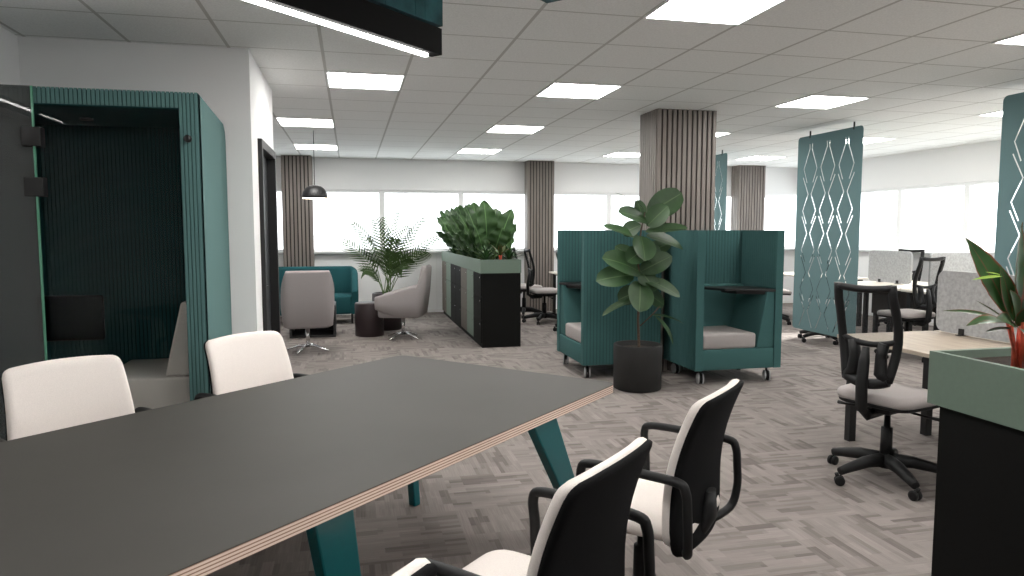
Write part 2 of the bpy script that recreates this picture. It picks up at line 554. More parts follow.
def thing(name, label, cat, loc=(0, 0, 0), rz=0.0, group=None):
    o = bpy.data.objects.new(name, None)
    o.empty_display_size = 0.1
    COL.objects.link(o)
    o.location = loc; o.rotation_euler = (0, 0, rz)
    return tag(o, label, cat, group)

CH = {}
def children(o):
    return [c for c in bpy.data.objects if c.parent == o]
def copy_tree(o, parent=None):
    c = o.copy(); COL.objects.link(c)
    if parent is not None: c.parent = parent
    for ch in children(o):
        copy_tree(ch, c)
    return c
def dup(root, loc, rz, label, group=None):
    c = copy_tree(root)
    c.location = loc; c.rotation_euler = (0, 0, rz); c['label'] = label
    if group: c['group'] = group
    return c

def struct(o, parent=None):
    o['kind'] = 'structure'
    return o

# ================================================================== SETTING
XR, YB, YF, XL = 8.55, 12.3, -3.0, -2.0
XLL = -3.6        # far left room beyond the core wall
WZ0, WZ1 = 1.07, 2.12
b = MB().box(XLL - .2, XR + .2, YF - .2, YB + .2, -0.12, 0)
struct(b.build('floor', M['carpet']))
b = MB().box(XLL - .2, XR + .2, YF - .2, YB + .2, CEIL, CEIL + 0.12)
struct(b.build('ceiling', M['ceiling']))
b = MB()
b.box(XLL, XR + .2, YB, YB + .2, 0, WZ0); b.box(XLL, XR + .2, YB, YB + .2, WZ1, CEIL)
struct(b.build('wall_back', M['wall_white']))
b = MB()
b.box(XR, XR + .2, YF, YB, 0, WZ0 + .03); b.box(XR, XR + .2, YF, YB, WZ1, CEIL)
struct(b.build('wall_right', M['wall_white']))
b = MB()
b.box(XL - .2, XL, YF, 5.07, 0, CEIL)
b.box(XLL - .2, XLL, 6.5, YB, 0, CEIL)
struct(b.build('wall_left', M['wall']))
b = MB().box(XL - .2, XR + .2, YF - .2, YF, 0, CEIL)
struct(b.build('wall_front', M['wall']))
# the core with the door: front face y 5.07, side face x -0.64
DY0, DY1 = 5.40, 6.36
b = MB()
b.box(XLL - .2, -0.64, 5.07, DY0, 0, CEIL)
b.box(XLL - .2, -0.64, DY1, 6.5, 0, CEIL)
b.box(XLL - .2, -0.64, DY0, DY1, 2.10, CEIL)
b.box(XLL - .2, -1.2, DY0, DY1, 0, 2.10)
struct(b.build('wall_core', M['wall']))
# door
b = MB()
b.box(-0.74, -0.61, DY0 - .0, DY0 + .06, 0, 2.1); b.box(-0.74, -0.61, DY1 - .06, DY1, 0, 2.1); b.box(-0.74, -0.61, DY0 + .06, DY1 - .06, 2.04, 2.1)
d = struct(b.build('door_1', M['black']))
b = MB().box(-0.72, -0.68, DY0 + .06, DY1 - .06, 0.005, 2.04)
b.build('door_leaf', M['cap'], d)
b = MB().tube([(-0.68, DY0 + .14, 1.02), (-0.63, DY0 + .14, 1.02), (-0.63, DY0 + .26, 1.02)], 0.009)
b.build('door_handle', M['chrome'], d)

# windows along the back wall and the right wall
def window(k, p0, p1, horizontal):
    z0 = WZ0 if horizontal else WZ0 + .03
    fw = 0.045
    def bx(mb, a0, a1, d0, d1, z0_, z1_):
        if horizontal: mb.box(a0, a1, YB + d0, YB + d1, z0_, z1_)
        else: mb.box(XR + d0, XR + d1, a0, a1, z0_, z1_)
    m = MB()
    bx(m, p0, p0 + fw, .04, .12, z0, WZ1); bx(m, p1 - fw, p1, .04, .12, z0, WZ1)
    bx(m, p0 + fw, p1 - fw, .04, .12, z0, z0 + fw); bx(m, p0 + fw, p1 - fw, .04, .12, WZ1 - fw, WZ1)
    w = struct(m.build('window_%d' % k, M['frame_white']))
    m = MB()
    bx(m, p0 + fw, p1 - fw, .075, .085, z0 + fw, WZ1 - fw)
    m.build('pane', M['window_glass'], w)
k = 1
bxs = [-3.6, -2.2, -.85, .53, 1.9, 3.27, 4.66, 5.97, 7.35, 8.55]
for a, c in zip(bxs, bxs[1:]):
    window(k, a, c, True); k += 1
ys = [12.23 - 1.27 * i for i in range(13)]
ys = [y for y in ys if y > YF]
for c, a in zip(ys, ys[1:]):
    window(k, a, c, False); k += 1
b = MB().box(XLL, XR, YB - .10, YB, WZ0 - .03, WZ0)
struct(b.build('trim_1', M['sill']))
b = MB().box(XR - .10, XR, YF, YB - .1, WZ0, WZ0 + .03)
struct(b.build('trim_2', M['sill']))
# low perimeter heating casing joints under the back windows
b = MB()
for x in [1.45, 2.4, 4.0]:
    b.box(x, x + .012, YB - .012, YB, 0.02, WZ0 - .04)
struct(b.build('trim_3', M['wall']))
b = MB().box(XLL, XR, YB - .015, YB, 0, .05)
struct(b.build('baseboard_back', M['wall']))
b = MB().box(XR - .015, XR, YF, YB - .02, 0, .05)
struct(b.build('baseboard_right', M['wall']))

# ================================================================== CEILING LIGHT PANELS
def panel_proto():
    r = thing('ceiling_light', 'x', 'ceiling light')
    m = MB()
    for s in (-1, 1):
        m.box(s * .293 - .007, s * .293 + .007, -.30, .30, -.008, .0)
        m.box(-.286, .286, s * .293 - .007, s * .293 + .007, -.008, .0)
    m.build('frame', M['frame_white'], r)
    MB().box(-.286, .286, -.286, .286, -.006, -.001).build('diffuser', M['panel_light'], r)
    return r
P0 = panel_proto()
spots = [(0, 1, 'square ceiling light panel nearest above the teal booth corner wall'),
         (-1, 5, 'square ceiling light panel beside the white wall with the black door'),
         (-1, 9, 'square ceiling light panel above the grey lounge armchairs near the far slatted column'),
         (3, 1, 'square ceiling light panel in the middle of the ceiling, nearer than the slatted column'),
         (3, 5, 'middle ceiling light panel of the row leading to the back slatted column'),
         (3, 9, 'farthest ceiling light panel of the row leading to the back slatted column'),
         (3, -3, 'largest ceiling light panel, cut by the top edge of the picture'),
         (7, 9, 'far ceiling light panel just left of the big slatted column'),
         (7, 5, 'ceiling light panel peeking out right of the big slatted column'),
         (7, 1, 'ceiling light panel left of and nearer than the hanging teal screen'),
         (7, -3, 'ceiling light panel cut by the right edge of the picture, nearest on the right'),
         (11, 9, 'ceiling light panel above the right-hand back slatted column'),
         (11, 5, 'ceiling light panel just right of the middle hanging teal screen'),
         (11, 1, 'ceiling light panel left of the right-hand hanging teal screen'),
         (0, -3, 'ceiling light panel above the left side of the meeting table'),
         (3, -7, 'ceiling light panel behind the viewer above the meeting end'),
         (7, -7, 'ceiling light panel behind the viewer on the right'),
         (11, -3, 'ceiling light panel at far right near the windows'),
         (11, -7, 'ceiling light panel at far right behind the viewer'),
         (0, -7, 'ceiling light panel behind the viewer on the left')]
for i, (a, c, lab) in enumerate(spots):
    loc = ((a + .5 - .272) * .6, (c + .5 + 8.386) * .6, CEIL - .0005)
    if i == 0:
        P0.location = loc; P0['label'] = lab; P0['group'] = 'ceiling light panels'
    else:
        dup(P0, loc, 0, lab, 'ceiling light panels')

# ================================================================== SLATTED COLUMNS
def column(x0, x1, y0, y1, label, pitch=.053):
    r = thing('slatted_column', label, 'column', ((x0 + x1) / 2, (y0 + y1) / 2, 0), 0, 'wood slatted columns')
    hx, hy = (x1 - x0) / 2, (y1 - y0) / 2
    MB().box(-hx + .02, hx - .02, -hy + .02, hy - .02, 0, CEIL - .001).build('core', M['backing'], r)
    m = MB()
    def row(L, f):
        n = max(1, round(L / pitch)); p = L / n
        for i in range(n):
            c = -L / 2 + p * (i + .5)
            f(c - p * .33, c + p * .33)
    row(2 * hx, lambda a, c: m.box(a, c, -hy, -hy + .02, 0, CEIL - .002))
    row(2 * hx, lambda a, c: m.box(a, c, hy - .02, hy, 0, CEIL - .002))
    row(2 * hy - .04, lambda a, c: m.box(-hx, -hx + .02, a, c, 0, CEIL - .002))
    row(2 * hy - .04, lambda a, c: m.box(hx - .02, hx, a, c, 0, CEIL - .002))
    m.build('slat_cladding', M['slat'], r)
column(2.99, 3.645, 6.6, 7.05, 'large square column clad in grey wood slats behind the teal seating pods')
column(-1.08, -.60, 12.02, 12.28, 'slatted wood column at the back window behind the dome pendant lamp', .057)
column(3.03, 3.52, 12.02, 12.28, 'slatted wood column at the back window above the plant-topped lockers', .057)
column(7.1, 7.66, 12.0, 12.28, 'slatted wood column at the back window right of the big column', .057)

# ================================================================== MEETING TABLE
ex, ey = .722, .692
def EN(e, n, z=0):
    return Vector((e * ex + n * ey, e * ey - n * ex, z))
TH = math.atan2(ey, ex)       # rotation of the table's long axis
# local table frame: x along e, y along -n ; origin at e=1.31, n=-2.02
TE, TN = 1.31, -2.02
tab = thing('meeting_table', 'large rectangular grey-topped meeting table with plywood edge and teal legs', 'table', EN(TE, TN, 0), TH)
def rrect(hx, hy, r, n=6):
    pts = []
    for cx, cy, a0 in ((hx - r, hy - r, 0), (-hx + r, hy - r, 90), (-hx + r, -hy + r, 180), (hx - r, -hy + r, 270)):
        for i in range(n + 1):
            a = math.radians(a0 + 90 * i / n)
            pts.append((cx + r * math.cos(a), cy + r * math.sin(a)))
    return pts
HX, HY = 1.632, .665
MB().prism(rrect(HX, HY, .05), .703, .738).build('plywood_top', M['ply'], tab)
MB().prism(rrect(HX, HY, .05), .738, .7405).build('table_surface', M['table_top'], tab)
def leg(e0, n0, e1, n1, w0=.18, w1=.085, t=.045):
    # slab leg from the underside of the top (e0,n0) to the floor (e1,n1)
    a0, c0 = e0 - TE, -(n0 - TN); a1, c1 = e1 - TE, -(n1 - TN)
    s = t / 2
    m = MB()
    m.hexa([(a1 - w1 / 2, c1 - s, 0.0), (a1 + w1 / 2, c1 - s, 0.0), (a1 + w1 / 2, c1 + s, 0.0), (a1 - w1 / 2, c1 + s, 0.0),
            (a0 - w0 / 2, c0 - s, .703), (a0 + w0 / 2, c0 - s, .703), (a0 + w0 / 2, c0 + s, .703), (a0 - w0 / 2, c0 + s, .703)])
    m.build('leg', M['teal_paint'], tab, bevel=.006)
leg(2.35, -1.415, 2.86, -1.47)
leg(1.26, -1.42, 1.44, -1.50, .14, .10)
leg(2.72, -2.46, 2.73, -2.41, .055, .045)
leg(1.26, -2.58, 1.40, -2.52, .14, .10)
leg(0.10, -1.42, -.10, -1.50, .16, .085)
leg(0.10, -2.6, -.10, -2.52, .16, .085)
m = MB().box(-1.2, 1.1, -.05, .05, .67, .703)
m.build('under_rail', M['teal_paint'], tab)

# ================================================================== CHAIR PARTS
def caster_mb(twin=True, r=.028, h=.05, rim=False):
    m = MB()
    m.use(M['rubber'])
    for s in (-1, 1):
        m.lathe([(r * .5, -.009), (r * .95, -.008), (r, -.004), (r, .004), (r * .95, .008), (r * .5, .009)], 18,
                fn=lambda p, s=s: Vector((p.z + s * .014, p.x, p.y + r)))
    m.tube([(0, 0, r), (0, .012, r * 1.9), (0, .018, h + .02)], .011, 8)
    if rim:
        m.use(M['rim'])
        for s in (-1, 1):
            m.lathe([(r * .55, .009), (r * .98, .009), (r * 1.01, .0), (r * 1.01, .013), (r * .9, .0145), (r * .55, .0145)], 24, fn=lambda p, s=s: Vector((s * (.0140 + p.z), p.x, p.y + r)))
    return m

def star_base(root, R=.29, hub=.105, armw=.030, rot=0.0, mat=None, column_top=.40):
    mat = mat or M['rubber']
    m = MB()
    m.lathe([(.038, hub - .045), (.042, hub - .02), (.040, hub + .02), (.030, hub + .045)], 20)
    for k in range(5):
        a = rot + k * 2 * PI / 5
        d = Vector((math.cos(a), math.sin(a), 0))
        m.tube([d * .02 + Vector((0, 0, hub)), d * R * .45 + Vector((0, 0, hub - .003)), d * R * .85 + Vector((0, 0, hub - .028)), d * R + Vector((0, 0, hub - .04))],
               [armw * 1.0, armw * .85, armw * .66, armw * .55], 8, sx=.95)
    m.build('star_base', mat, root)
    for k in range(5):
        a = rot + k * 2 * PI / 5
        cm = caster_mb()
        o = cm.build('caster', None, root)
        o.location = (R * math.cos(a), R * math.sin(a), 0)
        o.rotation_euler = (0, 0, a + 1.1 + k)
    m = MB()
    m.lathe([(.033, hub + .03), (.031, hub + .19), (.018, hub + .192), (.016, column_top)], 18)
    m.build('gas_column', mat, root)

def meeting_chair(label):
    r = thing('meeting_chair', label, 'chair', (0, 0, 0), 0, 'cream and black meeting chairs')
    star_base(r, R=.28, hub=.10, rot=.3, column_top=.42)
    # seat pad
    def Pseat(a, c, d):
        z = .452 + d - .012 * (a / .23) ** 2 * 0 - max(0, (c - .12)) ** 2 * .9
        return Vector((a * (1 - .10 * max(0, -(c + .05)) / .2), c, z))
    MB().pad(.235, .235, .07, .07, Pseat).build('seat', M['cream'], r)
    m = MB()
    m.rbox(-.17, .17, -.18, .14, .40, .425, .01)
    m.build('seat_pan', M['rubber'], r)
    # backrest: profile y(z)
    def prof(z):
        t = (z - .44) / .49
        return -.205 - .095 * t + .035 * math.sin(PI * t) * 1.0
    def Pb(off, dz=0.0):
        def f(a, c, d):
            z = .662 + c + dz
            t = (z - .44) / .48
            wsc = 1.0 - .10 * max(0, t - .15) / .85 - .25 * max(0, .02 - t) / .35
            arch = -.010 * (a / .22) ** 2 * max(0, t) ** 3
            return Vector((a * wsc, prof(z) + d + off + .022 * (a / .22) ** 2, z + arch))
        return f
    MB().pad(.243, .256, .040, .035, Pb(0)).build('backrest', M['cream'], r)
    MB().pad(.241, .272, .026, .035, Pb(-.020, -.019)).build('back_shell', M['black_soft'], r)
    # spine bracket below the shell
    m = MB()
    m.tube([(0, .05, .405), (0, -.12, .385), (0, -.21, .395), (0, -.245, .46), (0, -.25, .55)], [.028, .03, .03, .026, .015], 10, sx=2.2, up=(0, 1, 0))
    m.build('back_bracket', M['rubber'], r)
    for s in (-1, 1):
        m = MB()
        x = s * .275
        path = smooth_path([(s * .20, .09, .405), (s * .268, .10, .43), (x, .105, .55), (x, .112, .632), (x, .08, .660), (x, -.08, .661), (x, -.225, .655),
                (x, -.255, .628), (x, -.262, .56), (x * .99, -.264, .48), (x * .84, -.25, .41), (s * .10, -.20, .388)], 5)
        m.tube(path, .018, 10, sx=.85, up=(1, 0, 0))
        m.build('armrest', M['rubber'], r)
    return r
RC = -.975
mc = meeting_chair('cream seated chair with black back at the near table side, farther of the two')
mc.location = EN(2.355, RC); mc.rotation_euler = (0, 0, TH)
dup(mc, EN(1.495, RC), TH, 'cream seated chair with black back at the near table side, nearer of the two')
dup(mc, EN(.66, -1.01), TH, 'cream chair at the bottom edge of the picture with only its back top showing')
dup(mc, EN(1.35, -2.83), TH + PI - .07, 'cream meeting chair behind the table in front of the teal booth glass')
dup(mc, EN(2.22, -2.83), TH + PI, 'cream meeting chair behind the table beside the booth corner and white wall')

# ================================================================== PENDANT OVER THE TABLE
pend = thing('linear_pendant_light', 'black linear pendant with white light strip and teal felt above the meeting table', 'pendant light', EN(2.48, -2.03, 2.2), TH)
L = 2.4
MB().box(-L, 0, -.03, .03, .012, .125).build('housing', M['housing'], pend)
MB().box(-L, -.055, .002, .022, .0, .012).build('light_strip', M['strip_light'], pend)
m = MB()
for i in range(40):   # softly rippled felt face
    x0 = -L + i * L / 40; x1 = x0 + L / 40
    w = .036 + .0015 * math.sin(i * 1.7)
    m.box(x0, x1, -w, w, .135, .40)
m.build('felt_baffle', M['baffle'], pend)
m = MB()
for x in (-.5, -2.0):
    m.tube([(x, 0, .12), (x, 0, .447)], .008, 8)
m.build('hanger', M['black'], pend)
pb = thing('felt_baffle', 'teal felt baffle tip at the top edge, right of the black pendant', 'acoustic baffle', EN(2.45, -1.40, 2.33), TH)
MB().rbox(-3.0, 0, -.05, .05, .0, .25, .004, 1).build('panel', M['baffle'], pb)
m = MB()
for x in (-.5, -2.4):
    m.tube([(x, 0, .24), (x, 0, .317)], .006, 8)
m.build('hanger', M['black'], pb)

wl = thing('added_wall_light', 'thin unseen linear light added on the left wall for the streak mirrored in the booth glass', 'added wall light', (XL, 2.8, 2.2))  # out-of-view light, added to give the bright streak mirrored in the booth glass
MB().box(0, .03, 0, 1.35, -.03, .03).build('housing', M['black'], wl)
MB().box(.03, .036, .01, 1.34, -.006, .006).build('light_strip', M['strip_light'], wl)
# dome pendant in the lounge
dp = thing('dome_pendant_lamp', 'small black dome pendant lamp hanging above the lounge armchairs', 'pendant lamp', (-.42, 9.0, 1.83))
m = MB().use(M['black'])
m.lathe([(.155, 0.0), (.152, .03), (.14, .075), (.115, .115), (.08, .142), (.03, .158), (.01, .16)], 28)
m.build('shade', None, dp)
MB().lathe([(.10, -.004), (.145, -.004), (.147, -.001), (.10, -.001)], 28).build('bulb_diffuser', M['bulb'], dp)
MB().tube([(0, 0, .155), (0, 0, CEIL - 1.831)], .004, 6).build('cable', M['black'], dp)

# ================================================================== ACOUSTIC BOOTH
BX0, BX1, BY0, BY1, BZ = -1.985, -.80, 4.2, 5.055, 2.19
bo = thing('acoustic_booth', 'teal ribbed acoustic booth with glass front standing against the white wall', 'booth', (BX1, BY0, 0))
def loc(m, name, mat): return m.build(name, mat, bo)
ox, oy = BX1, BY0
def ribs_front(m, x0, x1, z0, z1, y, pitch=.0215, depth=.006):
    n = max(1, int(round((x1 - x0) / pitch))); p = (x1 - x0) / n
    for i in range(n):
        m.box(x0 + i * p + .0025, x0 + (i + 1) * p - .0025, y - depth, y, z0, z1)
M['teal_rib'] = plain('pale_teal_ribbed_felt', (0.085, 0.170, 0.165), 0.95, noise=0.06, scale=250, spec=0.2)
M['teal_groove'] = plain('dark_teal_groove', (0.034, 0.083, 0.083), 0.95, noise=0.06, scale=250, spec=0.2)
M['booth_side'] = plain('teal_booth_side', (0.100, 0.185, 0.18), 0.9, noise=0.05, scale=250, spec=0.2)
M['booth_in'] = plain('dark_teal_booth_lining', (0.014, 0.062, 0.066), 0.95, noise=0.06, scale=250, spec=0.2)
# side wall with chamfered rear top corner
def fr_x(a, c, d): return (d, a, c)
side = [(0, .0), (BY1 - BY0, 0), (BY1 - BY0, 2.03), (BY1 - BY0 - .02, 2.09), (BY1 - BY0 - .07, 2.135), (.09, BZ - .004), (.03, BZ), (0, BZ)]
MB().prism(side, -.012, 0, fr_x).build('side_panel', M['booth_side'], bo, bevel=.003)
m = MB().prism([(p[0] * .98, p[1] * .985) for p in side], -.085, -.012, fr_x)
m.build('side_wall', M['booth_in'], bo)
W = BX1 - BX0
m = MB().prism(side, -W, -W + .06, fr_x)
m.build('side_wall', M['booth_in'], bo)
# front jamb and header with ribs
m = MB().use(M['teal_groove'])
m.box(-.098, 0, -.005, .05, 0, BZ - .005); m.box(-W, -.098, -.005, .05, BZ - .085, BZ - .005)
m.use(M['teal_rib'])
ribs_front(m, -.098, 0.0, 0, BZ, -.005)
ribs_front(m, -W, -.098, BZ - .085, BZ, -.005)
m.build('front_frame', None, bo)
m = MB().box(-W + .06, -.085, 0.0, .8, BZ - .09, BZ - .03)
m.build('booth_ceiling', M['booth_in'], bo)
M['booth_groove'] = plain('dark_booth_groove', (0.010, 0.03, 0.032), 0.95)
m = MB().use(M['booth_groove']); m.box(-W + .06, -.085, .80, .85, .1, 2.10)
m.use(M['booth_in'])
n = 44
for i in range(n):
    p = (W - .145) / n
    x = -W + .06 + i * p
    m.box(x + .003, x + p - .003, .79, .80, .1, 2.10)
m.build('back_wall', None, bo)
m = MB().box(-W + .06, -.085, .0, .8, 0, .10)
m.build('booth_floor', M['charcoal'], bo)
m = MB().rbox(-.62, -.088, .12, .79, .34, .60, .015)
m.box(-.60, -.09, .16, .785, .10, .345)
m.build('bench_seat', M['bench'], bo)
m = MB().prism([(-.26, .602), (-.088, .602), (-.088, 1.03), (-.16, 1.03)], .14, .78, lambda a, c, d: (a, d, c))
m.build('bench_backrest', M['bench'], bo, bevel=.012)
m = MB().rbox(-1.17, -.755, .745, .785, .74, 1.03, .018)
m.build('display_screen', M['screen_glass'], bo)
# glass: fixed pane left of the hinge line and door leaf
hx_ = -1.60 - BX1
MB().box(-W, hx_ - .004, -.024, -.016, .05, BZ).build('fixed_glass', M['booth_glass_fixed'], bo)
MB().box(hx_ + .008, -.102, .012, .020, .05, BZ - .095).build('door_glass', M['booth_glass'], bo)
MB().box(hx_ - .004, hx_ + .004, -.026, -.012, .05, BZ).build('glass_edge', M['glass_edge'], bo)
for z in (1.88, 1.62):
    MB().rbox(hx_ - .055, hx_ + .035, -.034, .028, z, z + .10, .004).build('hinge', M['black'], bo)
MB().lathe([(.0, 0), (.020, 0), (.020, .02), (.0, .021)], 20, fn=lambda p: Vector((p.x - .055, -.033 + .02 - p.z + .002, p.y + 1.94))).build('door_knob', M['black'], bo)
m = MB()
m.lathe([(.0, 0), (.035, 0), (.035, .012), (.0, .013)], 20, fn=lambda p: Vector((p.x - .7, p.y + .45, BZ - .103 + p.z)))
m.build('ceiling_vent', M['black'], bo)

# ================================================================== SEATING PODS
def ribbed(m, a0, a1, z0, z1, place, pitch=.034, d=.004):
    n = max(1, int(round((a1 - a0) / pitch))); p = (a1 - a0) / n
    for i in range(n):
        place(m, a0 + i * p + .0045, a0 + (i + 1) * p - .0045, z0, z1, d)
def pod(label, loc_, rz, mirror=False, D=.68):
    """front-left corner at origin, width along x, depth along +y, opening faces -y"""
    r = thing('seating_pod', label, 'seating pod', loc_, rz, 'teal high-backed seating pods')
    Wd, Z0, Z1, t = .89, .135, 1.44, .075
    def mk(name, m): return m.build(name, None, r)
    m = MB().use(M['teal_groove']); m.box(.004, t, 0, D, Z0, Z1)
    m.use(M['teal_fabric'])
    ribbed(m, .0, D, Z0 + .0, Z1, lambda m, a, c, z0, z1, d: m.box(0, d, a, c, z0, z1))
    m.box(.0, t, -.004, 0.0, Z0, Z1)
    mk('side_wall', m)
    m = MB().use(M['teal_groove']); m.box(t, Wd - t, D - t, D - .004, Z0, Z1)
    m.use(M['teal_fabric'])
    ribbed(m, t, Wd - t - .03, .9, Z1, lambda m, a, c, z0, z1, d: m.box(a, c, D - t - d, D - t, z0, z1))
    ribbed(m, t, Wd - t, Z0, Z1, lambda m, a, c, z0, z1, d: m.box(a, c, D - .004, D, z0, z1))
    mk('back_wall', m)
    m = MB().use(M['teal_groove']); m.box(Wd - t, Wd - .004, 0, D, Z0, Z1)
    m.use(M['teal_fabric'])
    ribbed(m, .0, D - t, .9, Z1, lambda m, a, c, z0, z1, d: m.box(Wd - t - d, Wd - t, a, c, z0, z1))
    ribbed(m, .0, D, Z0, Z1, lambda m, a, c, z0, z1, d: m.box(Wd - .004, Wd, a, c, z0, z1))
    m.box(Wd - t, Wd, -.004, 0.0, Z0, Z1)
    mk('side_wall', m)
    m = MB(); m.rbox(t, Wd - t, .0, D - t, Z0, .33, .012)
    m.build('base', M['teal_fabric'], r)
    m = MB(); m.rbox(t + .002, .63, .005, D - t - .05, .33, .475, .025)
    m.build('seat_cushion', M['grey_seat'], r)
    m = MB(); m.rbox(t, Wd - t, D - t - .06, D - t - .004, .33, .90, .02)
    m.build('back_cushion', M['teal_fabric'], r)
    # side support carrying the shelf, front edge slopes outward to the top
    m = MB().prism([(.635, .33), (Wd - t - .001, .33), (Wd - t - .001, .86), (.74, .86)], .012, D - t - .06, lambda a, c, d: (a, d, c))
    m.build('shelf_support', M['teal_fabric'], r, bevel=.006)
    pts = [(Wd - t - .002, -.01), (Wd - t - .002, .40), (.27, .47), (.24, .42), (.38, .16)]
    m = MB().prism(pts, .862, .885)
    m.prism([(Wd - t - .01, .02), (Wd - t - .01, .36), (.45, .36), (.5, .16)], .832, .862)
    m.build('writing_shelf', M['black'], r, bevel=.004)
    for x, y, a in ((.09, .07, .2), (Wd - .1, .07, .1), (.09, D - .1, .4), (Wd - .1, D - .1, 0)):
        cm = caster_mb(r=.050, h=.10, rim=True)
        o = cm.build('caster', None, r)
        o.location = (x, y, 0); o.rotation_euler = (0, 0, (a + PI / 2 if mirror else a) - .45)
    if mirror:
        for o in children(r):
            if o.name.startswith('caster'):
                o.location.x = Wd - o.location.x
            else:
                for v in o.data.vertices: v.co.x = Wd - v.co.x
                o.data.flip_normals()
    return r
p1 = pod('teal ribbed seating pod right of the rubber plant, opening toward the viewer', (3.09, 5.9, 0), 0)
pod('teal ribbed seating pod left of the rubber plant, opening toward the left', (2.17, 7.28, 0), -PI / 2, True, .80)

# ================================================================== PLANTS
F_, RT_, UP_ = None, None, None
def px(u, v, y):
    """world point on plane y seen at pixel (u, v) - used to lay plants out at their place"""
    pi_, ya = .08289, .22478
    fw = Vector((math.sin(ya) * math.cos(pi_), math.cos(ya) * math.cos(pi_), -math.sin(pi_)))
    rt = Vector((math.cos(ya), -math.sin(ya), 0)); up = rt.cross(fw)
    d = fw + rt * ((u - 512) / 703.4) - up * ((v - 288) / 703.4)
    return d * (y / d.y) + Vector((0, 0, H))

PX, PY = 2.53, 5.93
rp = thing('potted_rubber_plant', 'tall rubber plant with big oval leaves in a dark grey pot between the teal pods', 'potted plant', (PX, PY, 0))
MB().lathe([(.195, 0), (.215, .01), (.218, .40), (.215, .41), (.195, .41), (.190, .36)], 40).build('pot', M['pot'], rp)
MB().lathe([(.0, .355), (.19, .355), (.19, .365), (.0, .37)], 32).build('soil', M['soil'], rp)
def rel(p): return p - Vector((PX, PY, 0))
trunk = [rel(px(639, 345, PY)), rel(px(638, 320, PY)), rel(px(640, 290, PY)), rel(px(638, 260, PY)), rel(px(641, 230, PY)), rel(px(645, 212, PY))]
m = MB()
m.tube([Vector((trunk[0].x, trunk[0].y, .36))] + trunk, [.013, .013, .012, .011, .010, .008, .005], 8)
m.tube([rel(px(640, 326, PY)), rel(px(652, 315, PY - .03)), rel(px(660, 306, PY - .05))], [.006, .005, .004], 6)
m.build('trunk', M['trunk'], rp)
m = MB()
# (base pixel, tip pixel, width m, depth offset of tip toward viewer, normal)
LV = [((647, 214), (682, 193), .19, .05, (0, -1, .25), .0), ((645, 210), (615, 193), .045, -.05, (0, -.2, 1), .12),
      ((648, 222), (618, 212), .14, -.12, (0, -.8, .7), .10), ((647, 226), (668, 206), .15, -.10, (0, -.8, .6), .05),
      ((645, 232), (688, 228), .12, -.12, (0, -.55, .9), .06), ((642, 240), (603, 226), .13, .05, (0, -.45, .9), .05),
      ((646, 236), (683, 249), .14, .06, (0, -.6, .8), .12), ((641, 236), (645, 261), .17, -.20, (0, -1, .45), .08),
      ((641, 273), (602, 258), .19, -.14, (0, -.8, .6), .12), ((640, 272), (672, 256), .15, -.10, (0, -.9, .5), .06),
      ((634, 275), (596, 281), .17, -.02, (-.3, -.8, .5), .10), ((642, 279), (680, 297), .12, -.12, (0, -.7, .8), .14),
      ((640, 281), (639, 312), .19, -.20, (0, -1, .35), .08), ((637, 300), (602, 316), .06, .0, (0, -.5, .9), .22),
      ((655, 316), (673, 345), .055, .0, (.2, -.6, .8), .18), ((650, 315), (684, 324), .05, .05, (0, -.3, 1), .12),
      ((641, 255), (670, 243), .12, .10, (0, -.7, .6), .0), ((639, 262), (615, 246), .13, .12, (0, -.7, .6), .0),
      ((640, 290), (618, 300), .14, .12, (0, -.9, .4), .0), ((641, 288), (664, 305), .13, .12, (0, -.9, .4), .0),
      ((641, 225), (622, 233), .12, .1, (0, -.9, .5), .0), ((640, 270), (652, 285), .14, -.05, (0, -1, .3), .0),
      ((643, 250), (627, 262), .14, -.12, (-.2, -1, .4), .05), ((643, 218), (637, 200), .09, .04, (0, -1, .3), .0),
      ((642, 245), (660, 262), .15, .02, (.1, -1, .4), .05), ((642, 286), (660, 282), .12, -.06, (.1, -1, .4), .05)]
for b0, t0, w, dy, nr, dr in LV:
    m.leaf(rel(px(*b0, PY)), rel(px(*t0, PY + dy)), w * 1.3, nr, dr, 14, .10, 'round')
m.build('foliage', M['rubber_leaf'], rp)

# areca palm in the lounge
AX, AY = .50, 10.35
ap = thing('potted_palm', 'feathery palm in a dark aubergine drum pot in front of the back window', 'potted plant', (AX, AY, 0))
MB().lathe([(.20, 0), (.215, .01), (.215, .52), (.20, .53), (.18, .53), (.178, .48)], 36).build('pot', M['drum'], ap)
MB().lathe([(.0, .47), (.178, .47), (.178, .48), (.0, .485)], 28).build('soil', M['soil'], ap)
mS, mL = MB(), MB()
def frond(tip, base, arch, nleaf=15, ll=.22, lw=.028):
    base, tip = Vector(base), Vector(tip)
    phi = random.choice((-1, 1)) * random.uniform(.6, 1.1)
    mid = (base + tip) / 2 + Vector((0, 0, arch)) + (base - tip) * .12
    pts = [base * (1 - t) ** 2 + mid * 2 * t * (1 - t) + tip * t * t for t in [i / 14 for i in range(15)]]
    mS.tube(pts, [.006 - .0003 * i for i in range(15)], 5)
    for i in range(nleaf):
        t = .28 + .70 * i / nleaf
        p = base * (1 - t) ** 2 + mid * 2 * t * (1 - t) + tip * t * t
        tg = ((tip - mid) * t + (mid - base) * (1 - t)).normalized()
        sd = tg.cross(Vector((0, 0, 1))).normalized()
        up = sd.cross(tg)
        l = ll * math.sin(PI * (.25 + .68 * i / nleaf)) ** .7
        for s in (-1, 1):
            s2 = sd * math.cos(phi) + up * math.sin(phi)
            d = (tg * .8 + s2 * s * .85).normalized()
            mL.leaf(p, p + d * l + Vector((0, 0, -.03)), lw, s2.cross(tg), .06, 4, .1, 'blade', side=1)
random.seed(3)
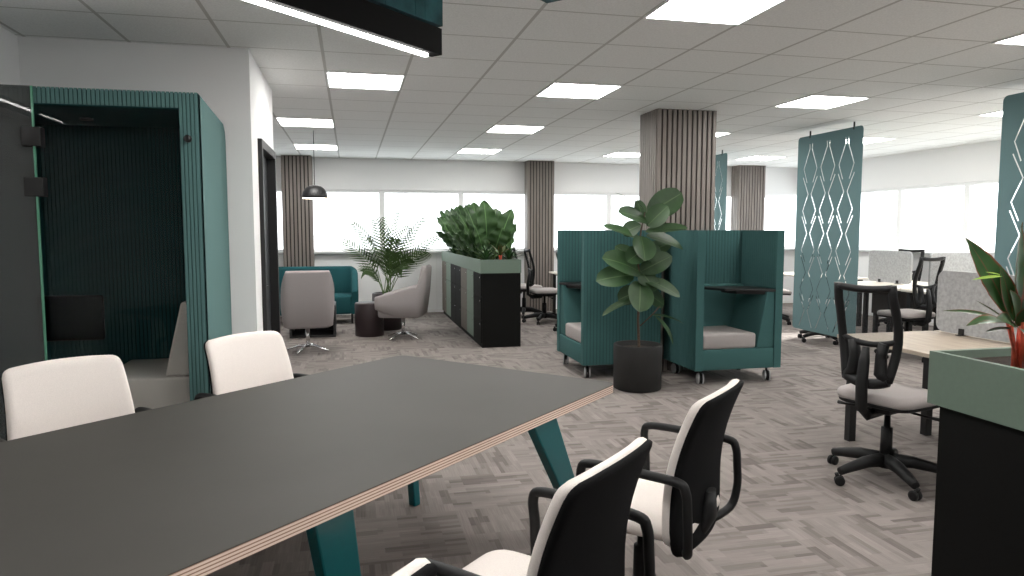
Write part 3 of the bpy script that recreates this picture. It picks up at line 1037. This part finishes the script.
targets = [((440, 236), .0), ((425, 215), -.05), ((398, 210), .1), ((375, 218), -.1), ((352, 222), 0), ((342, 240), .2), ((362, 272), -.1),
           ((428, 250), -.2), ((410, 226), .2), ((412, 258), -.25), ((385, 215), .2), ((368, 236), -.15), ((395, 238), -.25),
           ((403, 270), -.2), ((372, 262), .15), ((390, 250), -.3)]
for (u, v), dy in targets:
    tip = px(u, v, AY + dy) - Vector((AX, AY, 0))
    frond(tip, (random.uniform(-.05, .05), random.uniform(-.05, .05), .48), .30 + .14 * random.random(), 15, .23)
mS.build('stem', M['green_stem'], ap)
mL.build('frond', M['palm_leaf'], ap)

# ================================================================== LOCKERS WITH PLANTER (back) 
def lock_unit(y0, w, col, label):
    u = thing('locker_unit', label, 'locker', (1.53, y0, 0), 0, 'lockers under the long planter')
    MB().box(.018, .50, 0.001, w - .001, 0.0, .915).build('carcass', M['charcoal'], u)
    MB().box(.03, .49, .01, w - .01, 0, .05).build('plinth', M['black'], u)
    for i in range(3):
        z0 = .06 + i * .285
        dd = MB().box(0.0, .017, .004, w - .004, z0, z0 + .28).build('door', M[col], u)
        MB().lathe([(.0, 0), (.012, 0), (.012, .006), (.0, .007)], 12, fn=lambda p: Vector((-p.z, p.x + .05, p.y + z0 + .23))).build('lock', M['chrome'], dd)
    return u
seq = ['charcoal', 'sage', 'taupe', 'charcoal', 'charcoal', 'sage', 'taupe']
nm = {'charcoal': 'charcoal', 'sage': 'sage green', 'taupe': 'taupe wood'}
labs = ['charcoal locker unit at the near end of the long plant-topped row', 'sage green locker unit next to the near charcoal end locker',
        'taupe locker unit between sage and charcoal lockers, nearer of the two taupe ones', 'charcoal locker unit right after the nearer taupe locker',
        'charcoal locker unit before the farther sage locker', 'sage green locker unit toward the back window', 'taupe locker unit farthest along the row at the window']
for i, c in enumerate(seq):
    lock_unit(8.4 + i * .53, .53, c, labs[i])
YP0, YP1 = 8.39, 12.115
pl = thing('planter_trough', 'long sage green planter trough on top of the back lockers', 'planter', (1.525, YP0, .916))
m = MB()
t = .018; Lp = YP1 - YP0; Wp = .51
m.box(0, t, 0, Lp, 0, .165); m.box(Wp - t, Wp, 0, Lp, 0, .165); m.box(t, Wp - t, 0, t, 0, .165); m.box(t, Wp - t, Lp - t, Lp, 0, .165); m.box(t, Wp - t, t, Lp - t, 0, .01)
m.build('trough', M['sage'], pl)
MB().box(t, Wp - t, t, Lp - t, .01, .12).build('soil', M['soil'], pl)

def broad_plant(label):
    r = thing('broad_leaf_plant', label, 'plant', (0, 0, 0), 0, 'broad-leaved plants in the long planter')
    random.seed(11)
    mS, mL = MB(), MB()
    specs_old = [(-.16, -.10, .78, .30, (.3, -1, .2)), (.12, -.12, .74, .34, (-.2, -1, .2)), (.34, -.10, .52, .28, (-.3, -1, .5)), (-.34, -.05, .50, .26, (.3, -1, .5)),
             (.05, .14, .70, .30, (0, -1, .1)), (-.22, .12, .62, .26, (.2, -1, .3)), (.24, .10, .40, .26, (-.4, -1, .5)), (-.40, .0, .30, .2, (.2, -.8, .8)), (.38, .0, .28, .22, (-.2, -.8, .8))]
    specs = [(-.42, -.05, .62, .20, (.5, -.6, .6)), (-.30, .10, .74, .22, (.5, -.8, .4)), (-.10, -.12, .80, .26, (.3, -1, .2)), (.10, .05, .74, .26, (-.2, -1, .2)),
             (.32, -.08, .66, .24, (-.6, -.8, .4)), (.42, .05, .46, .20, (-.6, -.6, .7)), (-.44, -.1, .38, .18, (.5, -.6, .8)), (-.25, -.18, .48, .20, (.4, -1, .6)),
             (.15, -.20, .46, .22, (-.2, -1, .5)), (.0, .2, .66, .24, (0, -1, .2)), (.30, -.16, .30, .18, (-.3, -.8, .8)), (-.10, -.24, .28, .18, (.1, -.8, .8))]
    for dx, dy, h, w, nr in specs:
        w *= 1.15; dx *= random.uniform(.9, 1.1); h *= random.uniform(.92, 1.05)
        b0 = Vector((dx * .15, dy * .15, 0)); b1 = Vector((dx * .45, dy * .4, h * .32))
        mS.tube([b0, (b0 + b1) / 2 + Vector((dx * -.03, 0, .02)), b1], [.010, .008, .006], 6)
        mL.leaf(b1, Vector((dx, dy, h)), w, nr, .10, 20, .10, 'oval', wave=.05, wn=3.5, side=4)
    mS.build('stem', M['green_stem'], r)
    mL.build('leaf', M['banana_leaf'], r)
    return r
bp0 = broad_plant('big broad-leaved plant in the long planter, nearest of its row')
bp0.location = (1.76, 9.05, 1.036)
places = ['second nearest of its row', 'middle of its row', 'second from the window', 'nearest the window']
for i, pt in enumerate(places):
    dup(bp0, (1.76, 9.75 + i * .62, 1.036), .25 * (i % 2) - .1, 'big broad-leaved plant in the long planter, ' + pt)

def spiky_plant(name, label, seed, n=22, R=.22, hh=.25, lw=.035, mat='dark_leaf'):
    r = thing(name, label, 'plant')
    random.seed(seed)
    m = MB()
    for i in range(n):
        a = i * 2.4; k = i / n
        rad = R * (1 - .55 * k); z = hh * (.35 + .65 * k)
        m.leaf((0, 0, 0), (rad * math.cos(a), rad * math.sin(a), z), lw, (math.cos(a) * -.5, math.sin(a) * -.5, 1), .22, 8, .2, 'lance')
    m.build('leaf', M[mat], r)
    return r
sp0 = spiky_plant('spiky_plant', 'low dark spiky plant in the long planter, right front corner', 5)
sp0.location = (1.93, 8.62, 1.034); sp0['group'] = 'low spiky plants in the long planter'
labs = ['low dark spiky plant in the long planter, left front corner', 'low dark spiky plant on the left edge of the planter, second from the front',
        'low dark spiky plant on the left edge, middle of the long planter', 'low dark spiky plant on the left edge, far part of the long planter', 'low dark spiky plant on the right side of the long planter behind the front corner']
for (x, y), lb in zip([(1.64, 8.6), (1.63, 9.4), (1.63, 10.2), (1.63, 11.3), (1.92, 9.3)], labs):
    c = dup(sp0, (x, y, 1.034), random.random() * 3, lb)

def red_plant(name, label, leaves, stems, loc_, group=None):
    r = thing(name, label, 'plant', loc_, 0, group)
    m = MB()
    for s in stems:
        m.tube(s, [.006, .005, .0045], 7)
    m.build('red_stem', M['red_stem'], r)
    m = MB()
    for lf in leaves:
        m.leaf(*lf)
    m.build('leaf', M['red_edge_leaf'], r)
    return r
rp2 = red_plant('red_stemmed_plant', 'small red-stemmed plant at the near end of the long back planter',
    [((0, 0, .08), (.16 * math.cos(a), .16 * math.sin(a), .20 + .05 * math.sin(3 * a)), .05, (0, 0, 1), .15, 8, .1, 'lance') for a in (0, .9, 1.8, 2.7, 3.6, 4.5, 5.4)],
    [[(0, 0, 0), (.01 * math.cos(a), .01 * math.sin(a), .05), (.02 * math.cos(a), .02 * math.sin(a), .10)] for a in (0, 1, 2, 3, 4, 5)], (1.80, 8.52, 1.034))

# ================================================================== NEAR PLANTER CABINET (right)
nc = thing('planter_cabinet', 'black cabinet with sage green planter trough at the right edge of the picture', 'planter cabinet', (1.71, 1.30, 0))
MB().box(.028, 1.588, .020, .46, .05, .92).build('carcass', M['charcoal'], nc)
MB().box(.03, 1.57, .03, .45, 0, .05).build('plinth', M['black'], nc)
MB().box(.018, .027, .020, .45, .0, .918).build('end_panel', M['charcoal'], nc)
m = MB(); t = .018; Lx, Ly = 1.6, .48
m.box(0, t, 0, Ly, .92, 1.08); m.box(Lx - t, Lx, 0, Ly, .92, 1.08); m.box(t, Lx - t, 0, t, .92, 1.08); m.box(t, Lx - t, Ly - t, Ly, .92, 1.08); m.box(t, Lx - t, t, Ly - t, .92, .93)
m.build('trough', M['sage'], nc)
MB().box(t, Lx - t, t, Ly - t, .93, 1.055).build('soil', M['soil'], nc)
for i in range(4):
    MB().box(.014 + i * .394, .014 + i * .394 + .388, -.004, .012, .06, .915).build('door', M['charcoal'], nc)

RX, RY = 1.845, 1.60
def rl(u, v, y=RY): return px(u, v, y) - Vector((RX, RY, 0))
b0 = Vector((0, 0, 1.056))
gz = 1.056
def g(u, v, y=RY): 
    p = px(u, v, y); return (p.x - RX, p.y - RY, p.z - gz)
leaves = [
    (g(1010, 318), g(966, 238, RY + .05), .075, (-.3, -.9, .4), .10, 14, .12, 'lance', .02),
    (g(1016, 320), g(1022, 222), .085, (.5, -1, .1), -.05, 14, .15, 'lance', .02),
    (g(1008, 322), g(942, 311, RY + .02), .024, (0, -.5, 1), .10, 12, .1, 'lance'),
    (g(1008, 324), g(966, 326, RY - .05), .042, (0, -.5, 1), .16, 12, .1, 'lance'),
    (g(1014, 322), g(1000, 265), .05, (-.2, -1, .3), .05, 12, .1, 'lance'),
    (g(1012, 325), g(975, 300, RY + .05), .014, (0, -.5, 1), .05, 8, .1, 'lance'),
    (g(1012, 328), g(985, 332, RY - .03), .016, (0, -.5, 1), .05, 8, .1, 'lance'),
    (g(1016, 326), g(1040, 300, RY - .05), .07, (0, -1, .4), .1, 12, .1, 'lance', .02),
    (g(1018, 322), g(1055, 250), .09, (0, -1, .2), .1, 12, .1, 'lance', .02),
    (g(1014, 326), g(996, 318, RY - .08), .05, (0, -.9, .6), .1, 12, .1, 'lance'),
    (g(1014, 326), g(1025, 335, RY - .08), .05, (0, -.9, .6), .1, 12, .1, 'lance'),
    (g(1016, 322), g(1010, 290, RY - .06), .05, (0, -1, .3), .1, 12, .1, 'lance'),
    (g(1016, 322), g(1028, 275, RY + .06), .08, (0, -1, .3), .1, 12, .1, 'lance'),
]
stems = []
random.seed(4)
for i in range(9):
    a = i * .7
    u0 = 1008 + i * 2.6
    q = g(u0 + random.uniform(-2, 4), 325 + random.uniform(-3, 3), RY + .02 * math.sin(a))
    bx_ = (.012 * math.cos(a) + (i - 4) * .006, .012 * math.sin(a), 0.0)
    stems.append([bx_, ((bx_[0] + q[0]) / 2 + .004, (bx_[1] + q[1]) / 2, q[2] * .5), q])
nr_ = red_plant('red_stemmed_plant', 'red-stemmed plant with dark red-edged leaves in the near planter at the right edge', leaves, stems, (RX, RY, gz))
m = MB()
m.leaf(g(1004, 276), g(972, 280, RY - .02), .012, (0, -.6, 1), .04, 8, .1, 'lance')
m.leaf(g(1004, 276), g(985, 272, RY), .008, (0, -.6, 1), .04, 8, .1, 'lance')
m.build('young_leaf', M['yellow_leaf'], nr_)

# ================================================================== LOUNGE
def tub(mat, r, hw, hd, zb, back_h, arm_h, thick, lean=.06, front_h=None, name='shell', power=1.4, rc=.12, fdrop=1.0):
    """U shaped upholstered shell: arms at +-hw, back at -hd, front at +hd"""
    front_h = front_h or arm_h
    path = []
    # left arm front -> back left corner -> back -> right corner -> right arm front
    n = 10
    for i in range(n):
        path.append((-hw, hd - (2 * hd - rc) * i / n, 'arm', i / n))
    for i in range(7):
        a = PI + PI / 2 * i / 6
        path.append((-hw + rc + rc * math.cos(a), -hd + rc + rc * math.sin(a), 'c', i / 6))
    for i in range(1, 8):
        path.append((-hw + rc + (2 * hw - 2 * rc) * i / 8, -hd, 'back', 1))
    for i in range(7):
        a = 1.5 * PI + PI / 2 * i / 6
        path.append((hw - rc + rc * math.cos(a), -hd + rc + rc * math.sin(a), 'c', 1 - i / 6))
    for i in range(n - 1, -1, -1):
        path.append((hw, hd - (2 * hd - rc) * i / n, 'arm', i / n))
    m = MB()
    rings = []
    for j, (x, y, kd, q) in enumerate(path):
        if kd == 'arm': h = front_h + (arm_h - front_h) * min(1, q * 1.1)
        elif kd == 'c': h = arm_h + (back_h - arm_h) * (min(1, q * power) ** .8)
        else: h = back_h
        p0 = path[max(0, j - 1)]; p1 = path[min(len(path) - 1, j + 1)]
        tx, ty = p1[0] - p0[0], p1[1] - p0[1]
        l = math.hypot(tx, ty); nx, ny = -ty / l, tx / l      # inward normal
        if nx * -x + ny * -(y) < 0: nx, ny = -nx, -ny
        zb_ = zb + (.0 if kd != 'arm' else .10 * fdrop * max(0, (1 - q * 2.0)) )
        ring = []
        T = thick
        def P(off, z):
            k = (z - zb) / (back_h - zb)
            ly = -lean * k if True else 0
            wq = max(0, (-y + hd) / (2 * hd))
            inset = -.025 * (1 - min(1, k * 2.5)) ** 2
            return Vector((x + nx * (off - inset * 1.0), y + ny * (off - inset) + ly * wq, z))
        rr = T * .5
        prof = [(0, zb_ + .02), (0, (zb_ + h) / 2), (0, h - rr)]
        prof += [(rr - rr * math.cos(a), h - rr + rr * math.sin(a)) for a in (PI / 6, PI / 3, PI / 2, 2 * PI / 3, 5 * PI / 6)]
        prof += [(T, h - rr), (T, (zb_ + h) / 2), (T, zb_ + .02), (T * .5, zb_)]
        ring = [m.bm.verts.new(P(o_, z_)) for o_, z_ in prof]
        rings.append(ring)
    K = len(rings[0])
    for i in range(len(rings) - 1):
        for k in range(K):
            m.face([rings[i][k], rings[i][(k + 1) % K], rings[i + 1][(k + 1) % K], rings[i + 1][k]], True)
    m.face(rings[0][::-1]); m.face(rings[-1])
    return m.build(name, mat, r)

def armchair(label):
    r = thing('lounge_armchair', label, 'armchair', (0, 0, 0), 0, 'grey swivel lounge armchairs')
    tub(M['armchair'], r, .30, .31, .31, .98, .72, .07, lean=.05, front_h=.58, rc=.10, power=1.5)
    m = MB(); m.rbox(-.25, .25, -.26, .29, .30, .46, .04)
    m.build('seat_cushion', M['armchair'], r)
    m = MB(); m.tube([(0, 0, .30), (0, 0, .05)], [.026, .022], 14)
    m.build('column', M['chrome'], r)
    m = MB()
    for k in range(4):
        a = PI / 4 + .25 + k * PI / 2
        d = Vector((math.cos(a), math.sin(a), 0))
        m.tube([Vector((0, 0, .075)), d * .12 + Vector((0, 0, .06)), d * .27 + Vector((0, 0, .012))], [.018, .014, .010], 8)
    m.build('star_base', M['chrome'], r)
    return r
ac = armchair('mushroom grey lounge armchair seen from behind, left one beside the black door')
ac.location = (-.52, 8.65, 0); ac.rotation_euler = (0, 0, .10)
dup(ac, (.66, 9.38, 0), 1.30, 'mushroom grey lounge armchair seen from the side next to the aubergine drum table')

sf = thing('teal_sofa', 'teal upholstered tub sofa under the back window behind the left armchair', 'sofa', (-.62, 11.35, 0), PI)
tub(M['sofa_fabric'], sf, .72, .34, .15, .86, .80, .10, lean=.03, front_h=.50, rc=.14, name='shell', fdrop=0)
m = MB(); m.rbox(-.62, .62, -.24, .34, .15, .44, .04)
m.build('seat_cushion', M['sofa_fabric'], sf)
m = MB()
for x in (-.62, .62):
    for y in (-.26, .26):
        m.tube([(x, y, .16), (x, y, 0)], .016, 8)
m.build('feet', M['black'], sf)

st = thing('drum_side_table', 'dark aubergine drum side table left of the side-on armchair', 'side table', (.23, 9.78, 0))
MB().lathe([(.19, 0), (.195, .008), (.195, .44), (.19, .45), (0, .451)], 40).build('drum', M['drum'], st)
ct = thing('coffee_table', 'low black open-frame coffee table behind the left armchair', 'coffee table', (-.52, 10.0, 0))
m = MB()
m.box(-.30, .30, -.28, .28, .40, .43); m.box(-.30, .30, -.28, .28, 0, .03); m.box(-.30, -.27, -.28, .28, .03, .40); m.box(.27, .30, -.28, .28, .03, .40)
m.build('frame', M['black'], ct, bevel=.004)
m = MB().box(-.27, .27, .24, .27, .03, .40)
m.build('back_panel', M['charcoal'], ct)

# ================================================================== HANGING SCREENS
def hanging_screen(label, y0, y1, x=5.5, z0=.20, z1=2.59):
    """laser-cut felt screen hung from the ceiling; slots are real openings"""
    Wd = y1 - y0; Hh = z1 - z0
    cu = bpy.data.curves.new('screen', 'CURVE')
    cu.dimensions = '2D'; cu.fill_mode = 'BOTH'; cu.extrude = .003
    def spline(pts):
        s = cu.splines.new('POLY'); s.points.add(len(pts) - 1)
        for p, q in zip(s.points, pts): p.co = (q[0], q[1], 0, 1)
        s.use_cyclic_u = True
    spline([(a + Wd / 2, c + Hh / 2) for a, c in rrect(Wd / 2, Hh / 2, .045)])
    w = .008
    def slot(pl):
        L_, R_ = [], []
        for i, p in enumerate(pl):
            a = pl[max(0, i - 1)]; c = pl[min(len(pl) - 1, i + 1)]
            tx, ty = c[0] - a[0], c[1] - a[1]; l = math.hypot(tx, ty)
            nx, ny = -ty / l * w, tx / l * w
            L_.append((p[0] + nx, p[1] + ny)); R_.append((p[0] - nx, p[1] - ny))
        spline(L_ + R_[::-1])
    per = .48
    for cx in (Wd * .22, Wd * .5, Wd * .78):
        for s in (-1, 1):
            ztop = Hh - .10
            slot([(cx + s * .025, ztop), (cx + s * .02, ztop - .06), (cx + s * .125, ztop - .30), (cx + s * .055, ztop - .47)])
            k = 0
            z = ztop - .40
            while z - .42 > .02:
                pts = [(cx + s * .135, z), (cx + s * .028, z - .21), (cx + s * .125, z - .41), (cx + s * .048, z - .57)]
                slot([q for q in pts if q[1] > .03])
                z -= per
    o = bpy.data.objects.new('tmp', cu); COL.objects.link(o)
    dg = bpy.context.evaluated_depsgraph_get()
    me = bpy.data.meshes.new_from_object(o.evaluated_get(dg))
    bpy.data.objects.remove(o)
    r = thing('hanging_screen', label, 'room divider screen', (x, y0, z0), 0, 'cut-out felt screens hung from the ceiling')
    me.materials.clear(); me.materials.append(M['screen_felt'])
    p = bpy.data.objects.new('felt_panel', me); COL.objects.link(p)
    p.parent = r
    # curve x -> world y, curve y -> world z, extrude -> world x
    p.matrix_local = Matrix(((0, 0, 1, 0), (1, 0, 0, 0), (0, 1, 0, 0), (0, 0, 0, 1)))
    for k in (.13, .80):
        MB().box(-.007, .007, Wd * k - .007, Wd * k + .007, Hh - .03, CEIL - z0 - .0005).build('ceiling_clip', M['black'], r)
    return r
hanging_screen('tall blue-green cut-out hanging screen right of the teal seating pods, full length in view', 6.77, 7.92)
hanging_screen('blue-green cut-out hanging screen cut off by the right edge of the picture', 3.92, 5.07)
hanging_screen('blue-green cut-out hanging screen partly hidden behind the big slatted column', 9.64, 10.79)

# ================================================================== TASK CHAIRS AND DESKS
def task_chair(label):
    """mesh backed operator chair facing +y"""
    r = thing('task_chair', label, 'office chair', (0, 0, 0), 0, 'black mesh-backed task chairs')
    star_base(r, R=.32, hub=.12, armw=.042, rot=.68, column_top=.45)
    def Ps(a, c, d):
        return Vector((a * (1 - .08 * max(0, -c) / .2), c + .02, .50 + d - max(0, c - .12) ** 2 * 1.2))
    MB().pad(.24, .235, .065, .09, Ps).build('seat', M['grey_seat'], r)
    m = MB(); m.pad(.232, .228, .03, .09, lambda a, c, d: Ps(a, c, d) + Vector((0, 0, -.030)))
    m.rbox(-.10, .10, -.16, .12, .42, .462, .01)
    m.tube([(.08, .03, .42), (.20, .05, .405), (.27, .055, .405)], [.007, .007, .012], 8)
    m.tube([(-.08, -.05, .42), (-.2, -.06, .41), (-.27, -.06, .41)], [.007, .007, .012], 8)
    m.build('seat_pan', M['rubber'], r)
    def by(z):
        t = (z - .62) / .53
        return -.235 - .06 * t + .05 * math.sin(PI * min(1, t * 1.15)) * .7
    def fr(x, z, off=0):
        return Vector((x, by(z) + .9 * x * x * .6 + off, z))
    def hwid(z):
        t = (z - .62) / .53
        return .122 + .042 * math.sin(PI * .5 * min(1, t * 1.7)) - .010 * max(0, t - .6) / .4
    zs = [.62 + .53 * i / 12 for i in range(13)]
    m = MB()
    for s in (-1, 1):
        m.tube([fr(s * hwid(z), z) for z in zs], .0185, 8, up=(0, 1, 0), sx=1.45)
    for z, rr in ((1.135, .020), (.625, .03), (.845, .016)):
        m.tube([fr(hwid(z) * q, z - (.012 * (1 - q * q) if z > 1.1 else (-.0 if z < .6 else .03 * (1 - q * q) * 1)), 0) for q in [-1 + .2 * i for i in range(11)]], rr, 8)
    # lower frame: splayed struts around the lumbar openings
    for s in (-1, 1):
        m.tube([fr(s * .115, .625), fr(s * .08, .66), fr(s * .075, .76), fr(s * .09, .83)], [.03, .036, .030, .03], 8, up=(0, 1, 0))
    m.build('back_frame', M['rubber'], r)
    m = MB()
    rows = []
    zz = [.845 + .29 * i / 8 for i in range(9)]
    for z in zz:
        rows.append([m.bm.verts.new(fr(hwid(z) * q, z - (.02 * (1 - q * q) if z < .85 else 0))) for q in [-.95 + .19 * i for i in range(11)]])
    for i in range(8):
        for k2 in range(10):
            m.face([rows[i][k2], rows[i][k2 + 1], rows[i + 1][k2 + 1], rows[i + 1][k2]], True)
    m.build('back_mesh', M['mesh'], r)
    m = MB()
    m.tube([(0, -.05, .415), (0, -.20, .41), (0, -.265, .45), (0, -.27, .60), fr(0, .72, -.03), fr(0, .80, -.02)], [.02, .022, .024, .024, .022, .014], 8, sx=1.5, up=(0, 1, 0))
    m.build('back_support', M['rubber'], r)
    return r

def desk(name, label, x0, x1, y0, y1, top, group='office desks in benches', thick=.025, panel=True, zt=.73):
    r = thing(name, label, 'desk', (x0, y0, 0), 0, group)
    w, d = x1 - x0, y1 - y0
    MB().box(0, w, 0, d, zt - thick, zt).build('desk_top', M[top], r, bevel=.003)
    for (a, c) in ((.05, .05), (.05, d - .10), (w - .10, .05), (w - .10, d - .10)):
        MB().box(a, a + .05, c, c + .05, 0.0, zt - thick - .04).build('leg', M['black'], r)
    for c in (.05, d - .09):
        MB().box(.05, w - .05, c, c + .04, zt - thick - .04, zt - thick).build('crossbar', M['black'], r)
    if panel:
        MB().box(w - .02, w - .002, .12, d - .12, .30, zt - thick).build('modesty_panel', M['brown_panel'], r)
    return r
def felt_divider(label, x, y0, y1, z0=.733, z1=1.17, along='y'):
    L_ = y1 - y0
    r = thing('desk_divider', label, 'desk divider screen', (x, y0, z0), 0 if along == 'y' else -PI / 2, 'grey felt desk dividers')
    m = MB()
    pts = [(a + L_ / 2, c + (z1 - z0) / 2) for a, c in rrect(L_ / 2, (z1 - z0) / 2 - .006, .06)]
    m.prism(pts, -.014, .014, lambda a, c, d: (d, a, c + .0))
    m.build('felt_panel', M['desk_felt'], r, bevel=.003)
    for y in (.22, L_ - .22):
        mm = MB(); mm.box(-.022, -.014, y - .02, y + .02, 0, .045); mm.box(.014, .022, y - .02, y + .02, 0, .045); mm.box(-.05, .05, y - .015, y + .015, 0, .005)
        mm.build('clamp', M['black'], r)
    return r

# bench A (near right)
desk('office_desk', 'grey oak desk behind the near mesh chair, closest desk', 3.25, 4.02, 2.58, 4.18, 'desk_wood')
desk('office_desk', 'grey oak desk on the far side of the nearest felt divider', 4.04, 4.81, 2.58, 4.18, 'desk_wood')
felt_divider('speckled grey felt divider behind the red-stemmed plant, nearest one', 4.03, 2.62, 4.14)
tc0 = task_chair('black mesh-backed task chair in front of the nearest desk, fully in view')
tc0.location = (3.0, 3.40, 0); tc0.rotation_euler = (0, 0, -PI / 2 + .33)

# bench C (by the right windows)
desk('office_desk', 'pale desk lit by the sun at the left side of the far bench', 6.36, 7.03, 7.25, 8.45, 'desk_pale')
desk('office_desk', 'pale desk on the window side of the far bench', 7.05, 7.72, 7.25, 8.45, 'desk_pale')
felt_divider('speckled grey felt divider with a black chair rising behind it', 7.04, 7.68, 8.44)
desk('office_desk', 'pale desk under the wide felt divider near the right windows', 6.43, 8.25, 6.45, 7.17, 'desk_pale', panel=False)
felt_divider('wide speckled grey felt divider behind the mesh chair near the windows', 6.79, 0, 1.4, z1=1.17, along='x')
bpy.data.objects['desk_divider.002'].location = (6.79, 7.13, .733)

TC = [((6.12, 6.70), .1, 'black mesh-backed task chair between the two grey felt dividers'),
      ((7.97, 8.85), PI / 2 + .5, 'black task chair rising behind the felt divider at the windows'),
      ((5.98, 7.95), -PI / 2 + .4, 'black task chair mostly hidden behind the hanging screen, only its feet showing'),
      ((6.35, 9.70), -PI / 2 - .3, 'black mesh task chair seen between the right pod and the hanging screen'),
      ((6.9, 10.9), -PI / 2 + .2, 'black mesh task chair farther back between the pod and the hanging screen'),
      ((2.92, 10.50), -PI / 2, 'black mesh task chair just right of the lockers, side on'),
      ((2.80, 11.35), -PI / 2 + .3, 'black mesh task chair partly hidden behind the lockers'),
      ((3.12, 9.45), -PI / 2 - .1, 'black mesh task chair half hidden by the left teal pod')]
for (x, y), rz, lb in TC:
    dup(tc0, (x, y, 0), rz, lb)
desk('office_desk', 'unseen pale desk by the right windows behind the nearest felt divider, added to block sun', 6.36, 7.72, 4.4, 6.4, 'desk_pale', panel=False)  # unseen desk, added to keep sun patches off the floor
# bench E (far, between pod and hanging screen) and bench F (behind the lockers)
desk('office_desk', 'pale desk beyond the hanging screen toward the back windows', 6.8, 7.5, 9.0, 10.6, 'desk_pale')
desk('office_desk', 'pale desk behind the task chairs right of the lockers', 3.3, 4.05, 9.9, 11.6, 'desk_pale')
desk('office_desk', 'pale desk mostly hidden behind the teal pods', 3.4, 4.1, 8.1, 9.7, 'desk_pale')
